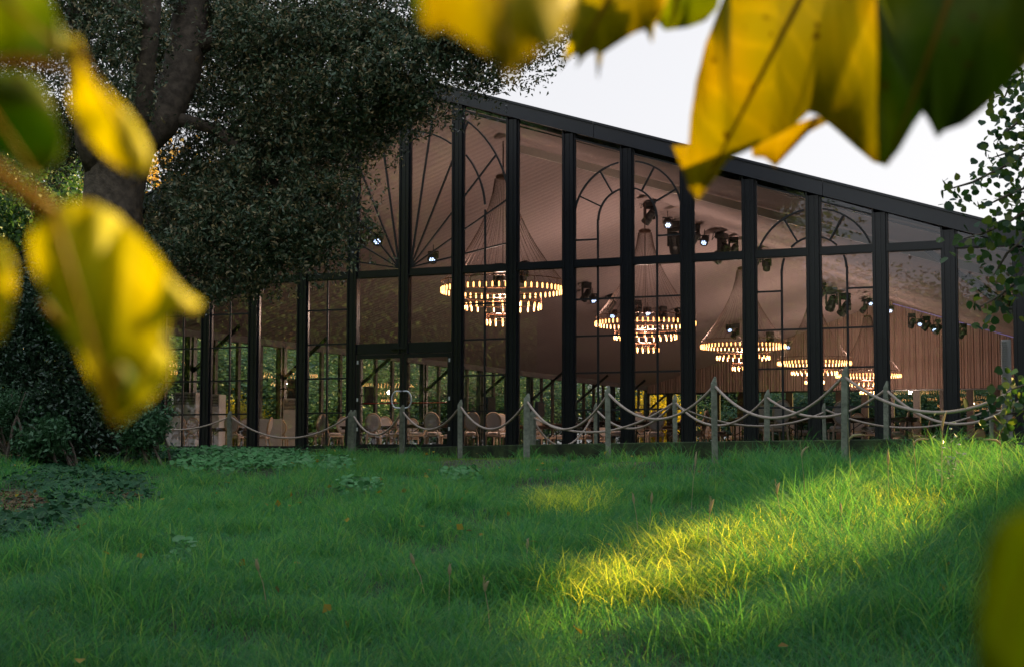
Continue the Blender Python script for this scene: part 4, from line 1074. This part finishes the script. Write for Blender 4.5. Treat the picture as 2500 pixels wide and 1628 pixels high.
def add_grass(n, y0, y1, power, hmul=1.0, tuft=.6):
    k = int(n * tuft / 26)
    cx, cy = sample_ground(k, y0, y1, power)
    ti = np.repeat(np.arange(k), 26); off = rng.normal(size=(len(ti), 2)) * (.035 + .0035 * np.repeat(cy, 26))[:, None]
    X1, Y1 = cx[ti] + off[:, 0], cy[ti] + off[:, 1]; a1 = np.arctan2(off[:, 1], off[:, 0]) + rng.normal(size=len(ti)) * .6; th = np.repeat(rng.uniform(.8, 1.5, k), 26)
    X2, Y2 = sample_ground(int(n * (1 - tuft)), y0, y1, power); a2 = rng.uniform(0, 2 * pi, len(X2)); t2 = np.full(len(X2), .85)
    X = np.concatenate([X1, X2]); Y = np.concatenate([Y1, Y2]); az = np.concatenate([a1, a2]); th = np.concatenate([th, t2])
    Z = ground_z(X, Y); sx, sy = proj_np(np.stack([X, Y, Z], 1)); ed = edge_dist(X, Y)
    h = .215 + .11 * lump(X, Y)
    h = h * th
    right = np.clip((sx - 1500) / 700, 0, 1); h *= 1 + 1.0 * right * np.clip((Y - 6) / 6, .2, 1)
    h *= rng.uniform(.55, 1.2, len(X)) * hmul
    lawn = (sx > 1040 + 40 * np.sin(Y * 3)) & (sx < 1760) & (Y > 26.5 + .8 * np.sin(X * 3)) & (ed > .35)
    lit = in_ell(sx, sy, LITTER); cov = in_ell(sx, sy, COVER)
    keep = (ed > .03) & ~lawn & ~(lit & (rng.random(len(X)) < .93)) & ~(cov & (rng.random(len(X)) < .35)) & (Y > .8)
    h = np.where(cov, h * .6, h)
    left_bare = (sx < 330) & (sy < 1125); keep &= ~(left_bare & (rng.random(len(X)) < .8))
    h = np.where(ed < 1.6, h * np.where(sx < 1800, .42 + .75 * (lump(X * 2.3, Y * 2.1) > .55), .75), h)
    X, Y, az, h = X[keep], Y[keep], az[keep], h[keep]
    wd = .0034 + .00019 * Y; wd = wd * rng.uniform(.7, 1.3, len(X))
    parts_g.append(blades(X, Y, np.clip(h, .04, .8), wd, 1.05, az))
add_grass(70000, 4.5, 11, .8)
add_grass(130000, 10, 20, .85)
add_grass(140000, 18, 36, .9)
add_grass(26000, 30, 48, 1.0)
o_v, o_q, o_t = [], [], []; nv = 0
for V, Q, T in parts_g: o_v.append(V); o_q.append(Q + nv); o_t.append(T + nv); nv += len(V)
g = tri_quads('grass', np.concatenate(o_v), np.concatenate(o_q), np.concatenate(o_t), M_grass)
tag(g, 'long uncut green grass covering the slope below the terrace', 'grass', kind='stuff')
X, Y = sample_ground(120000, 26, 40, 1.0); Z = ground_z(X, Y); sx, sy = proj_np(np.stack([X, Y, Z], 1)); ed = edge_dist(X, Y)
kp = (sx > 1000) & (sx < 1800) & (ed > .02); X, Y = X[kp], Y[kp]
V, Q, T = blades(X, Y, rng.uniform(.02, .06, len(X)), rng.uniform(.006, .011, len(X)), .6, seg=3)
g = tri_quads('mown_lawn', V, Q, T, M_lawn); tag(g, 'strip of short bright lawn along the foot of the terrace', 'lawn', kind='stuff')

X, Y = sample_ground(250000, 8, 20, 1.0); Z = ground_z(X, Y) + .15; sx, sy = proj_np(np.stack([X, Y, Z], 1))  # pale dry blades massed in the sun patch, their colour paints its brightness
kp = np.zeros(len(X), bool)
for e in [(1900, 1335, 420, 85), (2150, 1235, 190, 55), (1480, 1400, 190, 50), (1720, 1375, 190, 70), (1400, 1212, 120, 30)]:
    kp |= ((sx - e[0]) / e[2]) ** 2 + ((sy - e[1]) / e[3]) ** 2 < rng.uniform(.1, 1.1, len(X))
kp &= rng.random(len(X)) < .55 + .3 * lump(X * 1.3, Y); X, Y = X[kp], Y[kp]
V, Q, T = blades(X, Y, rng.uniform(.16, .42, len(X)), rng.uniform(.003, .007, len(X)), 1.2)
g = tri_quads('sun_patch_dry_grass', V, Q, T, leaf_mat('sun-brightened dry grass blade', [(.14, .25, .05), (.34, .40, .08), (.58, .56, .14)], .55, .6, .15, tcol=(2.6, 2.4, .8)))
tag(g, 'yellowing seedy grass, coloured bright to paint the sun patch on the slope', 'grass', kind='stuff')

# broad leaved ground cover, fallen leaves
def ground_discs(name, lst, n, y0, y1, r0, r1, z0, z1, mt, label, cat, flat=.35, brown=False):
    X, Y = sample_ground(n, y0, y1, 1.0); Z = ground_z(X, Y); sx, sy = proj_np(np.stack([X, Y, Z], 1))
    kp = np.zeros(len(X), bool)
    for e in lst:
        q = ((sx - e[0]) / e[2]) ** 2 + ((sy - e[1]) / e[3]) ** 2; kp |= q < rng.uniform(.2, 1.15, len(X))
    kp &= edge_dist(X, Y) > .05
    if not brown: kp &= ~(in_ell(sx, sy, LITTER) & (rng.random(len(sx)) < .88))
    kp &= (lump(X * 1.5, Y * 1.2) > -.55) | brown
    X, Y, Z = X[kp], Y[kp], Z[kp]; n = len(X)
    C_ = np.stack([X, Y, Z + rng.uniform(z0, z1, n)], 1); R = rng.uniform(r0, r1, n)[:, None]
    nr = rng.normal(size=(n, 3)) * flat; nr[:, 2] += 1; nr[:, 1] -= .25; nr /= np.linalg.norm(nr, axis=1)[:, None]
    t = np.cross(nr, rng.normal(size=(n, 3))); t /= np.linalg.norm(t, axis=1)[:, None]; b = np.cross(nr, t)
    vs = [C_ - nr * R * .18]
    for k in range(8):
        q = 2 * pi * k / 8; rr = .55 if (k == 0 and not brown) else (1 if not brown else (1.2 if k % 4 == 0 else .6))
        vs.append(C_ + (t * cos(q) + b * sin(q)) * R * rr + nr * R * .06 * (k % 2))
    V = np.stack(vs, 1).reshape(-1, 3); base = (np.arange(n) * 9)[:, None]
    F = np.concatenate([base + np.array([0, 1 + k, 1 + (k + 1) % 8]) for k in range(8)])
    o = np_mesh(name, V, F, mt); tag(o, label, cat, kind='stuff'); return o
M_cov1 = leaf_mat('pale round leaf', [(.06, .19, .06), (.10, .27, .09), (.12, .25, .10)], .2, .6, .12)
M_cov2 = leaf_mat('dark round leaf', [(.015, .060, .024), (.03, .095, .038), (.055, .13, .05)], .2, .6, .12)
M_lit = leaf_mat('fallen leaf', [(.10, .055, .03), (.18, .10, .05), (.06, .04, .025), (.28, .19, .10)], .05, .8, .2)
ground_discs('ground_cover', [(590, 1138, 185, 32), (820, 1150, 50, 14), (1130, 1180, 60, 14), (880, 1210, 60, 12), (430, 1388, 50, 20), (1470, 1106, 130, 8), (1680, 1102, 60, 12)], 90000, 12, 38, .022, .06, .06, .22, M_cov1, 'pale round leaved weeds in patches on the left of the slope', 'ground cover')
ground_discs('ground_cover', [(190, 1210, 200, 62), (60, 1300, 130, 50), (330, 1122, 220, 16), (150, 1140, 200, 20)], 120000, 12, 38, .02, .055, .03, .16, M_cov2, 'dark ivy like ground cover at the left under the oak', 'ground cover')
ground_discs('leaf_litter', [(90, 1118, 220, 16), (40, 1245, 100, 46), (300, 1215, 60, 14), (120, 1575, 160, 30), (1560, 1145, 60, 6), (560, 1230, 90, 20)], 160000, 6.5, 40, .02, .04, .004, .03, M_lit, 'brown fallen leaves lying on the bare ground at the left', 'leaf litter', .5, True)

X, Y = sample_ground(260, 6, 33, .8); Z = ground_z(X, Y) + rng.uniform(.06, .18, len(X)); kp = edge_dist(X, Y) > .3; P = np.stack([X, Y, Z], 1)[kp]
V, F = leaf_cloud(P, .075, .75, .8); o = np_mesh('fallen_leaves', V, F, leaf_mat('yellow fallen leaf', [(.30, .20, .02), (.42, .30, .03), (.16, .08, .03)], .3, .7, .2))
tag(o, 'scattered yellow and brown leaves fallen on the grass', 'fallen leaves', kind='stuff')

# single tall grasses that stand out
M_straw = leaf_mat('straw stalk', [(.50, .42, .24), (.60, .50, .30)], .3, .7, .2)
def stalk(px, ytop, ybot, Y, lean, label, curl=0.0):
    T = at(px, ytop, Y); Bt = at(px + lean, ybot, Y); gz = float(ground_z(Bt.x, Bt.y)); Bt = Vector((Bt.x, Bt.y, min(gz, Bt.z)))
    e = empty('grass_stalk', Bt, label=label, cat='grass stalk', group='tall straw coloured grass stalks on the slope'); t = T - Bt
    m = MB(); mid = t * .55 + Vector((-t.x * .12, 0, .01)); m.tube([(0, 0, 0), tuple(mid), tuple(t * .82)], [.0035, .0028, .002], 5, cap=False); m.build('stem', M_straw, e)
    a = t * .80; h = MB(); L = max(.07, t.length * .22); dirv = t.normalized(); pts = [a + dirv * L * u + Vector((curl * u * u * L, 0, -abs(curl) * u * u * L * .7)) for u in (0, .2, .5, .8, 1)]
    h.tube([tuple(p) for p in pts], [.003, .009, .012, .008, .002], 6)
    for k in range(18):
        u = k / 18; p = a + dirv * L * u; q = random.uniform(0, 2 * pi)
        h.tube([tuple(p), tuple(p + Vector((cos(q) * .012, sin(q) * .012, .018)))], [.002, .0005], 3, cap=False)
    h.build('seed_head', M_straw, e)
for a in ((625, 1366, 1500, 9.6, 30, 'straw seed head standing alone in the dark grass at the lower left', .0), (1003, 1352, 1440, 10.5, 40, 'straw seed head leaning left in the lower middle', 0), (1098, 1378, 1470, 10, -2, 'thin straw stalk right of the leaning seed head', 0),
          (1180, 1410, 1500, 9, 20, 'bent pale stalk in the lower middle dark grass', .4), (1288, 1322, 1400, 12, -3, 'short upright seed head left of the sunlit patch', 0), (1545, 1205, 1290, 14, 15, 'pale feathery stalk in the centre of the slope', 0),
          (1592, 1203, 1300, 14, -8, 'reddish upright stalk beside the feathery one', 0), (1700, 1105, 1200, 17, -14, 'pale stalk reaching up toward the yellow window posts', 0), (1893, 1172, 1290, 13, 20, 'broad straw seed head above the sunlit patch', .3),
          (2052, 1228, 1340, 12, 5, 'upright glowing stalk in the sunlit patch', 0), (1735, 1215, 1400, 11.5, -10, 'tall thin stalk over the left of the sunlit patch', .2), (1954, 1078, 1200, 16, 14, 'curved stalk before the tallest rope post', .5),
          (2168, 1100, 1190, 15, 0, 'short straw stem before the turf edge at the right', 0), (2070, 1035, 1170, 16, 10, 'curled seed head rising above the turf edge', .9), (2228, 1048, 1180, 15.5, 12, 'drooping seed head before the wide black post', .9), (2440, 1050, 1190, 15, 16, 'drooping seed head at the far right', -.9), (2300, 1000, 1150, 15, -2, 'pale upright seed head just before the wide post', .2)):
    stalk(*a[:5], a[5], a[6])
# small white flowering weed by the turf edge
P = at(2322, 1115, 15.8); e = empty('flowering_weed', (P.x, P.y, float(ground_z(P.x, P.y))), label='small weed with white flowers and silvery leaves before the turf edge at the right', cat='weed')
hgt = at(2322, 1048, 15.8).z - e.location.z
m = MB(); m.tube([(0, 0, 0), (.01, 0, hgt * .5), (0, 0, hgt)], [.005, .004, .002], 5); m.tube([(0, 0, hgt * .4), (.08, 0, hgt * .8)], [.003, .001], 4); m.tube([(0, 0, hgt * .3), (-.07, 0, hgt * .75)], [.003, .001], 4); m.build('stem', M_fresh, e)
P = rng.normal(size=(46, 3)) * np.array([.06, .05, hgt * .2]) + np.array([0, 0, hgt * .6]); V, F = leaf_cloud(P, .06, .3); np_mesh('leaves', V, F, leaf_mat('silvery leaf', [(.25, .32, .28), (.4, .45, .42)], .2), e)
m = MB()
for p in ((0, 0, hgt), (.08, 0, hgt * .8), (-.07, 0, hgt * .76), (.05, .01, hgt * .9)): m.lathe([(.004, 0), (.014, .008), (.01, .016)], 7, p)
m.build('flowers', M_white, e)

# unseen crown of the yellowing tree overhead, added to shade the near grass
mp = empty('shade_maple_tree', (-6.5, -1.5, float(ground_z(-6.5, -1.5)) - .1), label='yellowing maple the picture is taken from under, unseen crown added to shade the foreground', cat='tree')
P = crown_points([(-2.5, 2.5, 6.6, 7.5, 6.5, 2.2), (-7, -2, 7.5, 5, 5, 3)], 26000, 1.0, 40, rng, 0.0); X_, Y_ = proj_np(P); P = P[((Y_ < -90) | (P[:, 1] < .5)) & (P[:, 0] < 3.2)]
V, F = leaf_cloud(P - np.array(mp.location), .26, .7, .5); np_mesh('crown', V, F, leaf_mat('maple leaf', [(.05, .12, .01), (.10, .16, .01), (.25, .22, .01)], .3, .5, .3), mp)
m = MB(); m.tube([(0, 0, 0), (.1, 0, 3), (.3, .3, 6), (.6, .6, 9)], [.32, .26, .2, .08], 12); m.tube([(.2, .1, 4.5), (2.5, 2.5, 7.2), (5, 5, 8)], [.16, .1, .04], 8); m.build('trunk', M_bark, mp, smooth=True)

# ================================================================== sprays of leaves close to the camera
def near_mat(name, y, g_, thr=.5, sc_=14, trans=.62):
    m = leaf_mat(name, [y, y], trans, .5, .3, patch=.95, tcol=(1.25, 1.2, .6), pscale=sc_, pcol=g_)
    n = m.node_tree; L = n.links; b = n.nodes['Principled BSDF']; src = b.inputs['Base Color'].links[0].from_socket
    tc = n.nodes.new('ShaderNodeTexCoord'); wv = n.nodes.new('ShaderNodeTexWave'); wv.bands_direction = 'DIAGONAL'; wv.inputs['Scale'].default_value = 22; wv.inputs['Distortion'].default_value = 3
    no = n.nodes.new('ShaderNodeTexNoise'); no.inputs['Scale'].default_value = 70; no.inputs['Detail'].default_value = 4
    L.new(tc.outputs['Object'], wv.inputs['Vector']); L.new(tc.outputs['Object'], no.inputs['Vector'])
    r1 = n.nodes.new('ShaderNodeMapRange'); r1.inputs[1].default_value = .75; r1.inputs[2].default_value = 1; r1.inputs[3].default_value = 0; r1.inputs[4].default_value = .13; L.new(wv.outputs['Fac'], r1.inputs[0])
    r2 = n.nodes.new('ShaderNodeMapRange'); r2.inputs[1].default_value = .66; r2.inputs[2].default_value = .72; r2.inputs[4].default_value = .75; L.new(no.outputs['Fac'], r2.inputs[0])
    m1 = n.nodes.new('ShaderNodeMix'); m1.data_type = 'RGBA'; L.new(r1.outputs[0], m1.inputs[0]); L.new(src, m1.inputs[6]); m1.inputs[7].default_value = (*[min(1, q * 1.6 + .01) for q in y], 1)
    m2 = n.nodes.new('ShaderNodeMix'); m2.data_type = 'RGBA'; L.new(r2.outputs[0], m2.inputs[0]); L.new(m1.outputs[2], m2.inputs[6]); m2.inputs[7].default_value = (.10, .045, .004, 1)
    for lk in list(L):
        if lk.from_socket == src and lk.to_node not in (m1,): to = lk.to_socket; L.remove(lk); L.new(m2.outputs[2], to)
    return m
M_nyel = near_mat('yellow leaf blade', (.64, .60, .002), (.52, .54, .002), sc_=12)
M_noc = near_mat('ochre yellow leaf blade', (.50, .42, .002), (.40, .38, .002), sc_=9)
M_nyg = near_mat('yellow green leaf blade', (.34, .40, .002), (.10, .20, .002), sc_=16)
M_ngr = near_mat('green leaf blade', (.045, .15, .002), (.14, .20, .003), sc_=14)
M_ndk = near_mat('dark green leaf blade', (.065, .12, .001), (.11, .15, .001), sc_=14, trans=.5)
M_nstem = leaf_mat('orange leaf stalk', [(.36, .21, .01), (.34, .20, .01)], .45, .5, .3)
def spray(label, stem, leaves):
    c = at(*D(*stem[0][0][0]), stem[0][1]); e = empty('leafy_branch', c, label=label, cat='branch')
    for path, Y, wpx, nm in stem:
        m = MB(); m.tube([tuple(at(*D(x, y), Y) - c) for x, y in path], [wpx * 1.0504 * Y / FPX / 2] * len(path), 10); m.build(nm, M_nstem, e, smooth=True)
    for out, rib, Y, mt in leaves:
        # outline in space, cupped about the midrib
        (ax, ay), (bx, by) = rib; L = math.hypot(bx - ax, by - ay); ux, uy = (bx - ax) / L, (by - ay) / L
        pts = []
        n = len(out)
        for i in range(n):              # rounded outline
            p0, p1, p2, p3 = out[i - 1], out[i], out[(i + 1) % n], out[(i + 2) % n]
            for t in (0, .33, .67):
                f = lambda a, b, c_, d_: b + (c_ - b) * t
                pts.append((f(p0[0], p1[0], p2[0], p3[0]), f(p0[1], p1[1], p2[1], p3[1])))
        import bmesh
        bm = bmesh.new()
        def place(x, y):
            off = (x - ax) * uy - (y - ay) * ux; al = (x - ax) * ux + (y - ay) * uy
            dep = Y + .00022 * abs(off) * Y + .00012 * Y * (al / max(L, 1)) ** 2 * L + .004 * sin(off * .05) + .003 * sin(al * .03)
            return at(*D(x, y), dep) - c
        vs = [bm.verts.new(place(x, y)) for x, y in pts]
        fc = bm.faces.new(vs); bmesh.ops.triangulate(bm, faces=[fc])
        bmesh.ops.subdivide_edges(bm, edges=bm.edges[:], cuts=1, use_grid_fill=True)
        me = bpy.data.meshes.new('leaf'); bm.to_mesh(me); bm.free(); me.materials.append(mt); me.shade_smooth()
        o = bpy.data.objects.new('leaf', me); col.objects.link(o); o.parent = e
        sm_ = o.modifiers.new('thick', 'SOLIDIFY'); sm_.thickness = .0004
        m = MB(); k = 7
        m.tube([tuple(place(ax + (bx - ax) * i / k, ay + (by - ay) * i / k) - Vector((0, .001, 0))) for i in range(k + 1)], [.0022 * Y * (1 - .75 * i / k) for i in range(k + 1)], 6); m.build('midrib', M_nstem, o, smooth=True)
    return e
spray('blurred spray of yellow leaves hanging close to the camera at the left', [([(-120, 300), (-20, 388), (50, 440), (124, 494)], .62, 36, 'stalk'), ([(-120, 150), (-20, 142), (60, 138), (140, 155), (180, 172)], .64, 26, 'stalk')],
      [([(120, 490), (160, 467), (215, 470), (270, 500), (320, 545), (370, 600), (400, 650), (430, 680), (468, 705), (455, 725), (420, 722), (395, 738), (378, 765), (372, 800), (395, 830), (390, 870), (375, 900), (340, 940), (300, 960), (270, 992), (245, 960), (215, 900), (212, 870), (190, 820), (150, 760), (110, 690), (80, 620), (72, 560), (85, 520)], ((124, 494), (270, 985)), .62, M_nyel),
       ([(178, 165), (160, 220), (175, 270), (205, 320), (250, 370), (300, 400), (335, 405), (350, 385), (345, 340), (320, 290), (285, 245), (245, 215), (215, 195), (195, 150), (182, 92), (155, 85), (150, 115)], ((170, 100), (338, 398)), .64, M_nyel),
       ([(-90, 170), (0, 165), (45, 165), (85, 185), (110, 220), (130, 270), (145, 320), (140, 360), (110, 395), (85, 415), (55, 400), (20, 360), (-10, 335), (-90, 300)], ((-60, 200), (90, 412)), .70, M_ngr),
       ([(-90, -60), (95, -60), (125, 20), (145, 80), (152, 125), (110, 132), (60, 128), (0, 126), (-90, 120)], ((-40, -40), (150, 125)), .66, M_nyg),
       ([(-90, 560), (-5, 562), (20, 585), (35, 640), (30, 700), (10, 770), (-5, 795), (-90, 790)], ((-90, 600), (0, 780)), .6, M_nyel),
       ([(95, 690), (150, 720), (200, 800), (150, 800), (110, 770)], ((100, 700), (180, 795)), .72, M_ngr), ([(355, 760), (385, 770), (402, 815), (380, 820)], ((360, 765), (398, 815)), .72, M_ngr), ([(262, 842), (290, 848), (312, 872), (300, 905), (280, 925), (262, 905)], ((275, 850), (290, 915)), .615, M_ngr)])
spray('blurred yellow and green leaf hanging from the top edge in the middle', [([(1130, -160), (1150, -60), (1160, -20)], .62, 26, 'stalk')],
      [([(985, -50), (985, 60), (1000, 75), (1030, 62), (1065, 80), (1100, 105), (1140, 130), (1165, 160), (1185, 192), (1200, 160), (1225, 135), (1262, 118), (1300, 90), (1325, 55), (1335, 0), (1335, -50)], ((1160, -30), (1185, 185)), .62, M_noc),
       ([(960, -60), (975, 60), (1000, 85), (1030, 60), (1070, 20), (1080, -60)], ((1000, -60), (1005, 80)), .66, M_nyg)])
spray('spiky edged yellow leaves hanging from the top edge against the sky', [([(1400, -140), (1420, -60), (1430, -20)], 1.3, 16, 'stalk')],
      [([(1335, -40), (1332, 60), (1312, 120), (1297, 166), (1318, 140), (1348, 120), (1339, 160), (1362, 130), (1384, 118), (1389, 188), (1402, 125), (1440, 100), (1475, 78), (1500, 70), (1516, 102), (1522, 62), (1545, 20), (1560, -40)], ((1430, -30), (1345, 130)), 1.3, M_noc),
       ([(1478, -40), (1495, 15), (1520, 45), (1545, 72), (1600, 65), (1640, 50), (1668, 20), (1682, -40)], ((1580, -40), (1560, 66)), 1.36, M_nyg)])
spray('largest yellow and dark green leaves filling the upper right corner', [([(1900, -170), (1900, -80), (1890, -30)], 1.5, 20, 'stalk'), ([(2260, -170), (2240, -80), (2240, -30)], 1.2, 22, 'stalk')],
      [([(1700, -50), (1665, 40), (1640, 100), (1618, 190), (1605, 270), (1600, 338), (1562, 340), (1588, 400), (1602, 440), (1622, 466), (1642, 440), (1665, 410), (1692, 372), (1740, 350), (1795, 322), (1850, 290), (1880, 262), (1900, 268), (1940, 300), (1990, 345), (2030, 378), (2062, 386), (2075, 330), (2062, 200), (2050, 0), (2050, -50)], ((1880, -40), (1625, 455)), 1.5, M_noc),
       ([(1745, 330), (1820, 300), (1900, 270), (1925, 284), (1880, 308), (1838, 340), (1815, 372), (1802, 390), (1778, 368), (1750, 366)], ((1900, 276), (1803, 386)), 1.62, M_noc),
       ([(2035, -50), (2040, 100), (2038, 250), (2040, 376), (2060, 388), (2090, 350), (2125, 290), (2145, 262), (2160, 285), (2178, 322), (2195, 306), (2240, 290), (2290, 250), (2340, 200), (2400, 140), (2460, -50)], ((2220, -40), (2065, 380)), 1.2, M_ndk)])
spray('blurred olive green leaf close to the camera at the lower right', [([(2520, 1050), (2480, 1110), (2450, 1150)], .45, 30, 'stalk')],
      [([(2460, 1120), (2372, 1186), (2318, 1216), (2296, 1262), (2284, 1330), (2274, 1420), (2270, 1500), (2276, 1640), (2460, 1640)], ((2450, 1150), (2300, 1600)), .45, near_mat('olive leaf blade', (.22, .27, .001), (.14, .20, .001)))])
